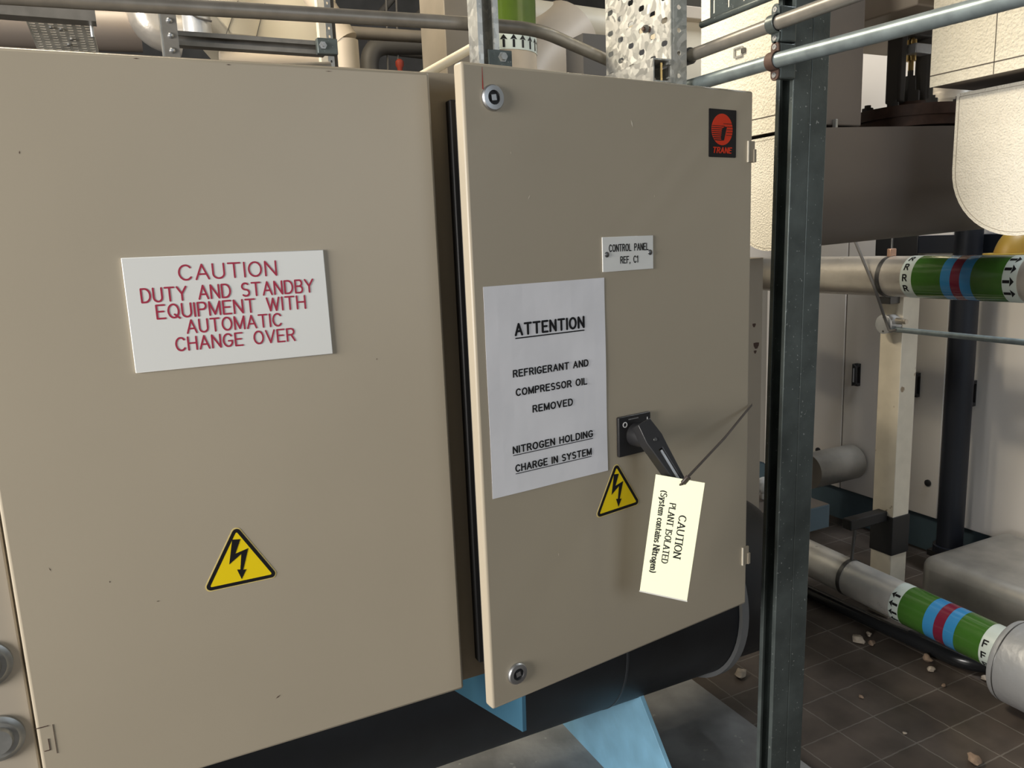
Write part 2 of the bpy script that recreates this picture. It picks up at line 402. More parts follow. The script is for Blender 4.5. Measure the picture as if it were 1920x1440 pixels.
# ------------------------------------------------------------------ control cabinet
LX, LY = -.1616, 1.0286                       # outer face of the closed left door
ZT, ZB = .2272, -.6748
DF = frame((LX, LY, 0), (1,0,0), (0,0,1), (0,-1,0))          # left door: u to the right, v up, n towards the room
ANG = .127; U = V((math.cos(ANG), math.sin(ANG), 0)); NR = V((math.sin(ANG), -math.cos(ANG), 0))
O = V((.9571, 1.0251, 0)) - U*.5531
RF = frame(O, U, (0,0,1), NR)                                # right door, standing ajar on its right hinges
cab = thing('control_cabinet', (.38, 1.15, ZB), 'beige steel two-door electrical control cabinet, its right-hand door standing ajar', 'cabinet')
mb = MB()
y0, y1 = 1.052, 1.29
mb.box(-.60, .965, y1-.004, y1, ZB, ZT+.004)                 # back
mb.box(-.60, .965, y0, y1, ZT+.001, ZT+.005).box(-.60, .965, y0, y1, ZB, ZB+.003)
mb.box(-.60, -.596, y0, y1, ZB, ZT).box(.961, .965, y0, y1, ZB, ZT)
mb.box(-.60, .432, y0, y0+.02, ZB+.003, ZT+.001)             # front sheet behind the left door
mb.box(.432, .965, y0, y0+.02, ZT-.030, ZT+.001).box(.432, .965, y0, y0+.02, ZB+.003, ZB+.03).box(.940, .961, y0, y0+.02, ZB, ZT)
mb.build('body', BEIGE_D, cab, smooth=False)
# left end plate with two round plugs
ep = MB().box(-.60, LX-.004, y0-.010, y0, ZB+.004, ZT).build('end_plate', BEIGE_E, cab, bevel=.002)
for z in (-.466, -.562):
    MB().lathe((-.203, y0-.010, z), (0,-1,0), [(0,.029),(.004,.029),(.006,.025),(.008,.023),(.008,.018),(.013,.016),(.013,0.001)], 32).build('round_plug', GALVE, ep)
# doors
def door(fr, w, thick=.021):
    mb = MB()
    mb.prism([(0,ZB),(w,ZB),(w,ZT),(0,ZT)], fr, -thick, 0)
    return mb.build('door', BEIGE, cab, bevel=.004, bseg=3)
d1 = door(DF, .5551); d2 = door(RF, .5531)
d1['label'] = 'left-hand cabinet door, shut'; d2['label'] = 'right-hand cabinet door, ajar'
# lock inserts
for u, v in ((.0445,.185),(.0445,-.631)):
    o = RF(u, v, 0)
    mb = MB(); mb.lathe(o, NR, [(0,.0165),(.003,.0165),(.005,.0150),(.0055,.0092),(.0012,.0088),(.0012,.0002)], 40)
    mb.build('lock_insert', CHROME, d2)
    mb = MB(); mb.lathe(o, NR, [(.0013,.0087),(.0016,.0087),(.0016,.0002)], 32); mb.build('lock_keyway', BLACKRUB, d2)
    mb = MB(); s = .0037; a = math.radians(8)
    mb.prism([(u+s*(c*math.cos(a)-d*math.sin(a)), v+s*(c*math.sin(a)+d*math.cos(a))) for c,d in ((-1,-1),(1,-1),(1,1),(-1,1))], RF, .0012, .005)
    mb.build('lock_spindle', CHROME, d2)
# hinges on the right edge, cut-out on the left door
for zc in (.131, -.579):
    mb = MB(); mb.prism([(.541,zc-.017),(.556,zc-.017),(.556,zc+.017),(.541,zc+.017)], RF, -.001, .0025)
    mb.prism([(.552,zc-.017),(.558,zc-.017),(.558,zc+.004),(.552,zc+.004)], RF, -.012, .0045)
    h = mb.build('hinge', BEIGE_D, d2, bevel=.0006)
    MB().prism([(.5395,zc-.017),(.5415,zc-.017),(.5415,zc+.017),(.5395,zc+.017)], RF, 0, .003).build('hinge_lip', IVORY, d2)
mb = MB()
for a in ((-.001,.013,-.5565,-.5555),(.005,.0115,-.5885,-.5875),(.0105,.0115,-.5885,-.573),(.0175,.0181,-.595,-.556)):
    mb.prism([(a[0],a[2]),(a[1],a[2]),(a[1],a[3]),(a[0],a[3])], DF, .0002, .0006)
mb.build('hinge_cutout', RUST, d1, smooth=False)
# rubber seals in the gap
mb = MB()
mb.box(.424,.434, y0-.016, y0+.01, ZB+.03, ZT-.032); mb.box(.437,.443, y0-.020, y0+.01, ZB+.03, ZT-.034)
mb.build('edge_seal', BLACKRUB, cab, bevel=.002)
mb = MB()
for a, b in ((.006,.012),(.015,.022)):
    mb.prism([(a,ZB+.05),(b,ZB+.05),(b,ZT-.045),(a,ZT-.045)], RF, -.031, -.0211)
mb.build('door_gasket', BLACKRUB, d2, bevel=.001)
# red pencil line, chips and scuffs in the enamel
mb = MB(); mb.face([RF(.0298,.195,.0003), RF(.0318,.195,.0003), RF(.0313,.222,.0003), RF(.0308,.222,.0003)]); mb.build('red_mark', REDPAINT, d2, smooth=False)
mb = MB()
for u, v, a, l, wd in ((.286,.164,-70,.012,.003),(.097,.059,60,.008,.0012),(.128,-.466,95,.006,.0012),(.330,.06,90,.004,.0012),(.07,.117,80,.004,.001)):
    du, dv = math.cos(math.radians(a))*l/2, math.sin(math.radians(a))*l/2; pu, pv = -dv/l*wd, du/l*wd
    mb = MB(); mb.face([RF(u-du,v-dv,.0003), RF(u+pu,v+pv,.0003), RF(u+du,v+dv,.0003), RF(u-pu,v-pv,.0003)]); mb.build('paint_chip', IVORY, d2, smooth=False)
for u, v, a, l, wd in ((.282,-.602,30,.008,.003),(.072,.118,80,.004,.002),(.455,-.150,80,.003,.0016),(.04,-.36,110,.006,.0016),(.15,-.428,0,.004,.002),(.10,-.39,90,.003,.002),(.30,.222,0,.006,.002),(.42,.221,0,.009,.0016),(.05,.223,10,.010,.0022),(.20,.223,0,.007,.002)):
    du, dv = math.cos(math.radians(a))*l/2, math.sin(math.radians(a))*l/2; pu, pv = -dv/l*wd/2, du/l*wd/2
    mb = MB(); mb.face([DF(u-du,v-dv,.0003), DF(u+pu,v+pv,.0003), DF(u+du,v+dv,.0003), DF(u-pu,v-pv,.0003)]); mb.build('paint_chip', RUST, d1, smooth=False)

# ------------------------------------------------------------------ signs on the doors
def sub(fr, u, v, n=0, rot=0):
    c, s = math.cos(math.radians(rot)), math.sin(math.radians(rot))
    return lambda a, b, k=0: fr(u + a*c - b*s, v + a*s + b*c, n + k)
SF = sub(DF, .158, -.1365)
sg = thing('caution_sign', SF(.118, 0, .0), 'white laminate sign engraved in red, CAUTION DUTY AND STANDBY EQUIPMENT, on the left door', 'sign')
MB().prism([(0,0),(.2375,0),(.2360,.1365),(0,.1365)], SF, .0, .003).build('sign_plate', WHITE, sg, bevel=.0008)
mb = MB(); TF = sub(DF, 0, 0, .003)
for t, u0, u1, v0, v1, p in (('CAUTION',.2185,.3320,-.0292,-.0118,.125),('DUTY AND STANDBY',.1745,.3765,-.0531,-.0372,.14),('EQUIPMENT WITH',.1890,.3645,-.0735,-.0575,.14),('AUTOMATIC',.2205,.3325,-.0935,-.0780,.14),('CHANGE OVER',.2060,.3475,-.1140,-.0985,.14)):
    stroke_text(mb, t, u0, u1, v0, v1, TF, pen=p, gap=.27, space=.75)
mb.build('engraved_lettering', REDINK, sg, smooth=False)

BOLT = [(-.006,-.0155),(.004,-.0170),(-.004,-.0352),(.0125,-.0312),(.0035,-.0590),(.0075,-.0594),(.0003,-.0714),(-.0040,-.0572),(.0000,-.0580),(.0032,-.0372),(-.0128,-.0480)]
def tri(s, r, off=0, k=6):
    """rounded triangle, apex up, apex vertex at (0,0) of the sharp outline"""
    hh = s*math.sqrt(3)/2; c = (0, -hh*2/3); P = []
    for i, a in enumerate((90, 210, 330)):
        d = hh*2/3 - off*2 - 2*r
        cx, cy = c[0]+d*math.cos(math.radians(a)), c[1]+d*math.sin(math.radians(a))
        for j in range(k+1):
            t = math.radians(a-60+120*j/k); P.append((cx+r*math.cos(t), cy+r*math.sin(t)))
    return P
def warning(fr, s, label, nm='warning_sticker'):
    t = thing(nm, fr(0,-s*.866,0), label, 'warning sticker')
    MB().prism(tri(s,.0065), fr, 0, .0004).build('sticker_base', YELLOWP, t, smooth=False)
    MB().ring_prism(tri(s,.0055,.0013), tri(s,.0015,.0058), fr, .0004, .0007).build('black_border', BLACKINK, t, smooth=False)
    MB().prism(tri(s,.0015,.0058), fr, .0004, .0006).build('yellow_field', YELLOW, t, smooth=False)
    k = s/.0985
    MB().prism([(a*k, b*k-.0058) for a,b in BOLT], fr, .0006, .0009).build('lightning_bolt', BLACKINK, t, smooth=False)
    return t
warning(sub(DF,.2512,-.3445), .099, 'yellow triangular electric shock sticker on the left door, below the white caution sign')
warning(sub(RF,.2445,-.3415,0,2.0), .097, 'yellow triangular electric shock sticker on the right door, beside the hanging tag')

pt = thing('paper_notice', RF(.122,-.354,0), 'white A4 paper notice headed ATTENTION on the right door', 'notice')
mb = MB(); nu, nv = 10, 14
for i in range(nu):
    for j in range(nv):
        q = []
        for a, b in ((i,j),(i+1,j),(i+1,j+1),(i,j+1)):
            u = .0165+.2105*a/nu; v = -.354+.2965*b/nv
            q.append(RF(u, v, .0006+.0006*(math.sin(a*.5+b*.35)**2)))
        mb.face(q)
bmesh.ops.remove_doubles(mb.bm, verts=mb.bm.verts, dist=1e-5)
mb.build('sheet', PAPER, pt, solid=.0003, smooth=False)
mb = MB()
for t, u0, u1, v0, v1, b in (('ATTENTION',.0655,.1855,-.1272,-.1121,.24),('REFRIGERANT AND',.0592,.1918,-.1853,-.1762,.25),('COMPRESSOR OIL',.0627,.1883,-.2123,-.2032,.25),('REMOVED',.0902,.1608,-.2401,-.2309,.25),('NITROGEN HOLDING',.0537,.1973,-.2943,-.2850,.25),('CHARGE IN SYSTEM',.0567,.1938,-.3218,-.3125,.25)):
    stroke_text(mb, t, u0, u1, v0, v1, RF, nib=(b,b*.85), gap=.36, space=.62, n=.0019)
for u0, u1, v, h in ((.0645,.1865,-.1325,.0017),(.053,.198,-.2980,.0011),(.056,.1945,-.3255,.0011)):
    mb.face([RF(u0,v,.0019),RF(u1,v,.0019),RF(u1,v+h,.0019),RF(u0,v+h,.0019)])
mb.build('printed_lettering', BLACKINK, pt, smooth=False)

npl = thing('name_plate', RF(.2747,-.0495,0), 'small white screwed name plate reading CONTROL PANEL REF C1', 'name plate')
MB().prism([(.2242,-.0495),(.3252,-.0495),(.3252,.0013),(.2242,.0013)], RF, 0, .0018).build('plate', WHITE, npl, bevel=.0005)
mb = MB(); TF = sub(RF, 0, 0, .0018)
stroke_text(mb, 'CONTROL PANEL', .2368,.3145,-.0200,-.0103, TF, pen=.16, gap=.30, space=.8)
stroke_text(mb, 'REF, C1', .2585,.2928,-.0380,-.0285, TF, pen=.16, gap=.30, space=.8)
mb.build('engraved_lettering', BLACKINK, npl, smooth=False)
for u in (.2322,.3185):
    MB().lathe(RF(u,-.0242,.0018), NR, [(0,.0042),(.0012,.0038),(.0020,.0022),(.0022,.0002)], 20).build('screw', DSTEEL, npl)

bd = thing('badge', RF(.4797,.120,0), 'black rectangular badge with an orange-red striped disc at the top right door corner', 'badge')
MB().prism(rrect(.4482,.1205,.5115,.1945,.0015), RF, 0, .0008).build('badge_plate', BLACKINK, bd, smooth=False)
MB().prism(circ(.4783,.1635,.0243,48), RF, .0008, .0011).build('red_disc', REDDISC, bd, smooth=False)
mb = MB()
def stripe(u0, u1, v, h, sl=.0):
    r = .0243; w_ = math.sqrt(max(r*r-(v-.1635)**2, 0)); u0 = max(u0, .4783-w_); u1 = min(u1, .4783+w_)
    mb.prism([(u0,v-h/2),(u1-sl,v-h/2),(u1+sl,v+h/2),(u0,v+h/2)], RF, .0011, .0013)
for i in range(8): stripe(.44, .4840-.0006*i, .1688-.0031*i, .0009+.00008*i)
stripe(.4805, .52, .1725, .0009)
for i in range(4): stripe(.4900-.0008*i, .52, .1678-.0043*i, .0009)
mb.prism([(.4751,.1500),(.4775,.1640),(.4830,.1680),(.4891,.1680),(.4824,.1466),(.4770,.1466)], RF, .0011, .00125)
mb.build('disc_stripes', BLACKINK, bd, smooth=False)
mb = MB(); stroke_text(mb, 'TRANE', .4570,.4990,.1275,.1355, RF, nib=(.34,.22), gap=.36, n=.0011, shear=.22)
mb.build('badge_lettering', REDDISC, bd, smooth=False)

# ------------------------------------------------------------------ isolator switch with tag
sw = thing('isolator_switch', RF(.280,-.337,0), 'black rotary isolator switch with a drooping lever handle on the right door', 'switch')
MB().prism(rrect(.2465,-.3365,.3130,-.2730,.002), RF, 0, .006).build('switch_plate', BLACKPL, sw, bevel=.0012)
mb = MB()
mb.ring_prism(circ(.2590,-.2860,.0046,28), circ(.2590,-.2860,.0030,28), RF, .006, .0064); mb.build('off_mark', WHITEINK, sw, smooth=False); mb = MB()
mb.prism([(.3050,-.2895),(.3064,-.2895),(.3064,-.2805),(.3050,-.2805)], RF, .006, .0064)
mb.build('on_mark', WHITEINK, sw, smooth=False)
mb = MB()
for i in range(7): mb.prism([(.2665+i*.0030,-.2795),(.2685+i*.0030,-.2795),(.2685+i*.0030,-.2778),(.2665+i*.0030,-.2778)], RF, .006, .0062)
mb.build('rating_mark', GREYINK, sw, smooth=False)
hub_o = RF(.2800,-.3045,.006)
mb = MB(); mb.lathe(hub_o, NR, [(0,.0185),(.012,.0180),(.030,.0155),(.036,.0140),(.038,.0110),(.038,.0002)], 32)
mb.build('hub', BLACKPL, sw)
# lever: two cheeks joined at the pivot, running down and outwards
A0 = RF(.2745,-.2950,.040); B0 = RF(.2960,-.3660,.080); dd = (B0-A0).normalized(); side = dd.cross(NR).normalized(); up = side.cross(dd)
LFr = frame(A0, dd, side, up)
ln = (B0-A0).length
mb = MB()
mb.prism([(-.018,-.0125),(.012,-.0165),(.030,-.0145),(ln,-.0100),(ln+.006,-.006),(ln+.006,-.0035),(.030,-.0035),(.030,.0035),(ln+.006,.0035),(ln+.006,.006),(ln,.0100),(.030,.0145),(.012,.0165),(-.018,.0125)], LFr, -.012, .008)
mb.build('lever', BLACKPL, sw, bevel=.0035, bseg=3)
MB().prism([(.032,-.0028),(ln+.002,-.0028),(ln+.002,.0028),(.032,.0028)], LFr, -.002, .007).build('lever_slider', SILVERP, sw, bevel=.001)
MB().lathe(LFr(.014,0,.008), up, [(0,.0032),(.0012,.0028),(.0012,.0002)], 16).build('lever_screw', DSTEEL, sw)

# caution tag: hangs in front of the lever, tilted by the cable tie
OFF = .120
NT = V((-.678,-.735,0)).normalized()            # the tag hangs turned towards the left
def ctag(px, py): # point of the tag plane, parallel to the right door
    r = rgt2*((px-960)/F_PX) + dwn2*((py-720)/F_PX) + fwd
    P0 = O + U*.30 + V((0,0,-.42)) + NR*OFF; return r*(P0.dot(NT)/r.dot(NT))
TL, TR, BR, BL = (ctag(*p) for p in ((1229.2,889.2),(1323.6,906.1),(1286.1,1125.5),(1200.0,1107.2)))
tu = ((TR-TL)+(BR-BL)).normalized(); tv = NT.cross(tu); wt = ((TR-TL).length+(BR-BL).length)/2; ht = ((TL-BL).length+(TR-BR).length)/2
tc_ = (TL+TR+BR+BL)/4
GF = frame(tc_, tu, tv, NT)                                  # u right, v up in the tag plane
if (TL-tc_).dot(tv) < 0: GF = frame(tc_, tu, -tv, NT)
ct = thing('caution_tag', GF(0,-ht/2,0), 'laminated pale yellow tag reading CAUTION PLANT ISOLATED hanging from the switch lever', 'tag')
MB().prism([(-wt/2,-ht/2),(wt/2,-ht/2),(wt/2,ht/2),(-wt/2,ht/2)], GF, -.0007, 0).build('card', CARD, ct, smooth=False)
MB().prism([(-wt/2-.0006,-ht/2-.0022),(wt/2+.0006,-ht/2-.0022),(wt/2+.0006,-ht/2),(-wt/2-.0006,-ht/2)], GF, -.0007, .0001).build('laminate_edge', CARDED, ct, smooth=False)
# text runs down the tag: text-x = -v, text-y = +u
XF = lambda a, b, n=0: GF(-wt/2 + b, ht/2 - a, n)
mb = MB()
stroke_text(mb, 'CAUTION', .300*ht, .655*ht, .590*wt, .735*wt, XF, nib=(.21,.10), gap=.26, space=.6, serif=True, n=.0003)
stroke_text(mb, 'PLANT ISOLATED', .215*ht, .720*ht, .365*wt, .488*wt, XF, nib=(.21,.10), gap=.26, space=.6, serif=True, n=.0003)
stroke_text(mb, '(System contains Nitrogen)', .125*ht, .818*ht, .155*wt, .282*wt, XF, nib=(.21,.10), gap=.20, space=.42, serif=True, n=.0003)
mb.build('serif_lettering', BLACKINK, ct, smooth=False)
# cable tie from the tag hole to the door edge
h0 = ctag(1278, 906); h1 = ctag(1291, 893); e1 = RF(.5560,-.2985,.004)
tie = thing('cable_tie', h0, 'dark cable tie stretched from the tag up to the right door edge', 'cable tie')
def strap(pts, wd, th):
    mb = MB()
    for p, q in zip(pts, pts[1:]):
        d = (q-p).normalized(); s = d.cross(V((0,0,1)) if abs(d.z) < .9 else NR); s = NR.cross(d).normalized(); n_ = d.cross(s)
        fr = frame(p, d, s, n_); L = (q-p).length
        mb.prism([(0,-wd/2),(L,-wd/2),(L,wd/2),(0,wd/2)], fr, -th/2, th/2)
    return mb
mid = (h1*.5+e1*.5)+NR*.004
strap([h1, mid, e1], .0042, .0014).build('strap', TIE, tie)
strap([h0+NR*.002, h1+NR*.001], .0085, .005).build('lock_head', TIE, tie, bevel=.0015)
MB().tube([h0+NR*.002, h0-tv*.004-NR*.004, h0+NR*-.006], .0022, 8).build('tail', TIE, tie)

# ------------------------------------------------------------------ chiller below the cabinet
YA, ZA, RA = 1.65, -.955, .25
ch = thing('chiller_vessel', (.3, YA, FL+.012), 'long black insulated chiller vessel on a light blue saddle, below the cabinet', 'vessel')
MB().lathe((-2.1,YA,ZA), (1,0,0), [(0,RA),(3.40,RA)], 64).build('shell', BLACKPAINT, ch)
MB().lathe((1.285,YA,ZA), (1,0,0), [(0,RA+.001),(0,RA+.012),(.022,RA+.012),(.022,RA+.001)], 64, caps=False).build('end_ring', mat('dull_grey_band', (.16,.165,.17), .5), ch)
MB().lathe((1.30,YA,ZA), (1,0,0), [(0,RA-.012),(.16,RA-.012),(.22,RA-.05),(.24,.001)], 48).build('end_cap', BLACKPAINT, ch)
seam = mat('tape_seam', (.03,.034,.04), .45)
for x in (.945, -.15): MB().lathe((x,YA,ZA), (1,0,0), [(0,RA),(.001,RA+.0012),(.006,RA+.0012),(.007,RA)], 64, caps=False).build('tape_seam', seam, ch)
YZ = lambda x: frame((x,0,0), (0,1,0), (0,0,1), (1,0,0))
def saddle(x, parent):
    top = [(YA+(RA-.002)*math.sin(t), ZA-(RA-.002)*math.cos(t)) for t in [math.radians(a) for a in range(-42, 43, 6)]]
    P = [(1.21,FL+.012)] + top + [(2.09,FL+.012)]
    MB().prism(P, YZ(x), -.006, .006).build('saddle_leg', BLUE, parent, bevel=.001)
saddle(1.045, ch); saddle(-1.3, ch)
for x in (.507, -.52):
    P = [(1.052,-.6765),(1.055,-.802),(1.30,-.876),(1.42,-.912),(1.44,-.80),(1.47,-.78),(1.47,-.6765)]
    MB().prism(P, YZ(x), -.004, .004).build('gusset', mat('darker_blue', (.05,.15,.235), .45, var=.15), ch, bevel=.0008)  # darker blue than the saddle legs

# ------------------------------------------------------------------ strut post with clamps, conduits
def channel_poly(w_=.041, d=.041, t=.0027, lip=.0095, ret=.007):
    """lipped channel, opening towards -u; u 0..d, v -w/2..w/2"""
    h = w_/2
    return [(0,-h),(d,-h),(d,h),(0,h),(0,h-lip),(ret,h-lip),(ret,h-lip+t),(t,h-lip+t),(t,h-t),(d-t,h-t),(d-t,-h+t),(t,-h+t),(t,-h+lip-t),(ret,-h+lip-t),(ret,-h+lip),(0,-h+lip)]
post = thing('strut_post', (1.05, 1.06, FL), 'tall back-to-back galvanised strut post standing right of the cabinet', 'post')
lean = V((.0142, 0, 1)).normalized()
hp = lambda z: V((1.036,1.0605,FL)) + lean*((z-FL)/lean.z)
LX_, LY_ = V((1,0,0)), V((0,1,0))
frp = frame(hp(FL+.006), LX_, LY_, lean)
MB().prism(channel_poly(), frp, 0, 2.6).build('channel', GALVD, post, angle=20, bevel=.0022)
MB().prism([(.0824-u, v) for u,v in channel_poly()], frp, 0, 2.6).build('channel', GALVD, post, angle=20, bevel=.0022)
MB().box(.985,1.17,.99,1.13,FL,FL+.006).build('base_plate', GALVD, post, bevel=.001)
def conduit(label, pts, r, mt, fillet=0, name='conduit', group=None, cat='conduit'):
    t = thing(name, pts[0], label, cat, group)
    MB().tube(pts, r, 20, fillet).build('tube', mt, t)
    return t
def saddle_clip(z, mt, label, yc=1.044, x=1.0195):
    t = thing('conduit_clamp', (x, yc, z-.03), label, 'clamp', 'conduit clamps on the strut post')
    fr = frame((x, yc, z), (0,0,1), (1,0,0), (0,1,0))        # u up, v into the post, n along the conduit
    w_ = .009
    out = [(.0155*math.cos(a), -.0155*math.sin(a)) for a in [PI*i/16 for i in range(17)]]
    inn = [(.0132*math.cos(a), -.0132*math.sin(a)) for a in [PI*i/16 for i in range(16,-1,-1)]]
    MB().prism(out+[(-.0155,.004)]+inn[:0]+[(-.0132,.004)]+inn+[(.0132,.004),(.0155,.004)], fr, -w_, w_).build('strap', mt, t, bevel=.0008)
    for s in (1,-1):
        P = [(s*.0135,-w_),(s*.0135,w_)] + [(s*(.0225+.009*math.cos(a)), w_*math.sin(a)) for a in [PI/2-PI*i/10 for i in range(11)]]
        f2 = frame((x, yc, z), (0,0,1), (0,1,0), (1,0,0))
        e = MB().prism(P, f2, .0005, .0040).build('ear', mt, t, bevel=.0006)
        MB().lathe((x+.0005, yc, z+s*.0225), (-1,0,0), [(0,.0048),(.0014,.0044),(.0014,.0018),(.0004,.0016),(.0004,.0001)], 18).build('screw', CHROME, t)
    MB().box(x+.0042, x+.0405, yc-w_, yc+w_, z-.0285, z+.0285).build('spacer', GALVD, t, bevel=.003)
ZU, ZL = .3405, .2815
c1 = conduit('upper of the two conduits clamped to the strut post', [(1.0195,1.268,ZU-.003),(1.0195,1.044,ZU),(1.0195,.30,ZU+.002)], .0116, CONDT)
MB().lathe((1.0195,1.262,ZU-.003),(0,1,0),[(0,.0118),(0,.0155),(.040,.0155),(.040,.0118)],24,caps=False).build('coupling', DSTEEL, c1)
c2 = conduit('lower of the two conduits clamped to the strut post', [(1.0195,1.50,.2835),(1.0195,1.044,ZL),(1.0195,.70,.2715),(1.0195,.30,.262)], .0125, CONDG)
saddle_clip(ZU, GALVD, 'grey saddle clamp round the upper conduit on the strut post')
saddle_clip(ZL, RUST, 'rust-edged saddle clamp round the lower conduit on the strut post')

# ------------------------------------------------------------------ cable trays
def slotted_sheet(fr, w_, h, ncol, pitch, sw_, sh, margin=.0, stagger=True, v0=0):
    mb = MB(); cw = (w_-2*margin)/ncol
    def quad(a,b,c,d): mb.face([fr(a,c),fr(b,c),fr(b,d),fr(a,d)])
    if margin: quad(0,margin,v0,h); quad(w_-margin,w_,v0,h)
    for k in range(ncol):
        ua, ub = margin+k*cw, margin+(k+1)*cw; y = v0 + (pitch/2 if stagger and k%2 else 0)
        if y > v0: quad(ua,ub,v0,y)
        while y+pitch <= h+1e-6:
            c = ((ua+ub)/2, y+pitch/2); r = min(sw_,sh)*.3
            I = [(c[0]-sw_/2+r,c[1]-sh/2),(c[0]+sw_/2-r,c[1]-sh/2),(c[0]+sw_/2,c[1]-sh/2+r),(c[0]+sw_/2,c[1]+sh/2-r),(c[0]+sw_/2-r,c[1]+sh/2),(c[0]-sw_/2+r,c[1]+sh/2),(c[0]-sw_/2,c[1]+sh/2-r),(c[0]-sw_/2,c[1]-sh/2+r)]
            Cn = [(ua,y),(ub,y),(ub,y+pitch),(ua,y+pitch)]
            for q in ([Cn[0],Cn[1],I[1],I[0]],[Cn[1],I[2],I[1]],[Cn[1],Cn[2],I[3],I[2]],[Cn[2],I[4],I[3]],[Cn[2],Cn[3],I[5],I[4]],[Cn[3],I[6],I[5]],[Cn[3],Cn[0],I[7],I[6]],[Cn[0],I[0],I[7]]):
                mb.face([fr(*p) for p in q])
            y += pitch
        if y < h-1e-6: quad(ua,ub,y,h)
    bmesh.ops.remove_doubles(mb.bm, verts=mb.bm.verts, dist=1e-6)
    return mb
zt0 = ZT+.006
tray = thing('cable_tray', (.952,1.345,zt0), 'vertical perforated galvanised cable tray rising behind the right door', 'cable tray')
slotted_sheet(frame((.952,1.452,zt0),(0,-1,0),(0,0,1),(-1,0,0)), .216, .50, 6, .040, .0185, .0100).build('web', GALV, tray, smooth=False, solid=.0015)
slotted_sheet(frame((.952,1.2355,zt0),(1,0,0),(0,0,1),(0,-1,0)), .036, .50, 1, .040, .0085, .0085, .006).build('flange', GALV, tray, smooth=False, solid=.0015)
slotted_sheet(frame((.952,1.4525,zt0),(1,0,0),(0,0,1),(0,1,0)), .036, .50, 1, .040, .0085, .0085, .006).build('flange', GALV, tray, smooth=False, solid=.0015)
b = MB().lathe((.951,1.300,.389),(-1,0,0),[(0,.0055),(.004,.0055),(.004,.0040),(.016,.0040),(.016,.0001)],6).build('bolt', RUST, tray)
MB().lathe((.945,1.300,.389),(-1,0,0),[(0,.0075),(.006,.0075),(.006,.0040)],6).build('nut', DSTEEL, tray)
br = thing('strut_bracket', (.93,1.33,zt0), 'short strut bracket bolted to the foot of the vertical cable tray', 'bracket')
zk = at(1232,131,y=1.232).z
fr = frame((.950,1.232,zk),(-1,0,0),(0,0,1),(0,1,0))
P = channel_poly(.041,.041)
MB().prism(P, fr, 0, .19).build('channel', GALV, br, angle=20)
MB().tube([(.930,1.236,zk-.018),(.930,1.236,zk+.014)], .0022, 8).build('rod', BRASS, br)
# tray on edge above the upper conduit, beside the post
up = thing('cable_tray', (1.06,.9,.398), 'grey perforated tray on edge above the upper conduit, beside the strut post', 'cable tray')
slotted_sheet(frame((1.045,1.236,.398),(0,-1,0),(0,0,1),(-1,0,0)), .80, .16, 40, .04, .0045, .024).build('web', GALVD, up, smooth=False, solid=.0015)
MB().tube([(1.042,1.258,.3935),(1.042,.44,.3935)], .0062, 12).build('rolled_edge', GALVD, up)
# upright strut on the cabinet top with its foot bracket
st = thing('upright_strut', (.62,1.345,zt0), 'short galvanised strut standing upright on the cabinet top', 'strut')
frs = frame((.6225,1.325,zt0),(0,1,0),(1,0,0),(0,0,1))
MB().prism(channel_poly(), frs, 0, .75).build('channel', GALV, st, angle=20)
zb_ = at(925,93,y=1.32).z
br2 = MB().box(.618,.664,1.318,1.323,zt0,zb_).box(.612,.658,1.285,1.323,zt0,zt0+.005).build('foot_bracket', GALVD, st, bevel=.001)
MB().lathe((.645,1.318,zb_-.012),(0,-1,0),[(0,.009),(.002,.009),(.002,.0065),(.008,.0065),(.008,.0001)],6).build('bolt_head', GALVE, br2)
# long conduit over the cabinet
lc = conduit('long taupe conduit running level above the left door, bent down at the tray', [(-.45,1.40,.372),(.0,1.40,.3815),(.62,1.40,.3985),at(1008,55,y=1.40),at(1142,114,y=1.485),at(1250,160,y=1.56)], .0120, CONDT, .05)

# ------------------------------------------------------------------ clad ducts and valve jackets on the right
def ujacket(x0, x1, yc, wd, ztop, zbot, label, name, tilt=0, mt=JACKD, endm=STUCCO2):
    r = wd/2*.98; t = thing(name, (x0,yc,zbot), label, 'jacket', 'clad valve jackets')
    P = [(yc-wd/2,ztop),(yc+wd/2,ztop)] + [(yc+wd/2*math.cos(a), zbot+r-r*math.sin(a)) for a in [PI*i/24 for i in range(25)]]
    fr = lambda u, v, n: V((x0+n, u, v + n*tilt))
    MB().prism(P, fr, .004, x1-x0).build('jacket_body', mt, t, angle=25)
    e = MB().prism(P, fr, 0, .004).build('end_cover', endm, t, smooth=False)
    c = ((sum(p[0] for p in P)/len(P)), (ztop+zbot)/2)
    Q = [(c[0]+(p[0]-c[0])*.955, c[1]+(p[1]-c[1])*.955) for p in P]; Q2 = [(c[0]+(p[0]-c[0])*.948, c[1]+(p[1]-c[1])*.948) for p in P]
    MB().ring_prism(Q, Q2, fr, -.0006, .0).build('stitched_edge', mat('stitch_line', (.35,.31,.25), .6), e, smooth=False)
    return t
ujacket(1.50, 2.42, 1.545, .30, .236, -.050, 'clad valve jacket darkened by painted shade, with a rounded underside, behind the strut post', 'valve_jacket', .035)  # body colour carries the shade of its front
ujacket(1.80, 2.6, 1.095, .325, .300, -.032, 'pale stucco valve jacket with a rounded underside at the right edge', 'valve_jacket', 0, STUCCO2)
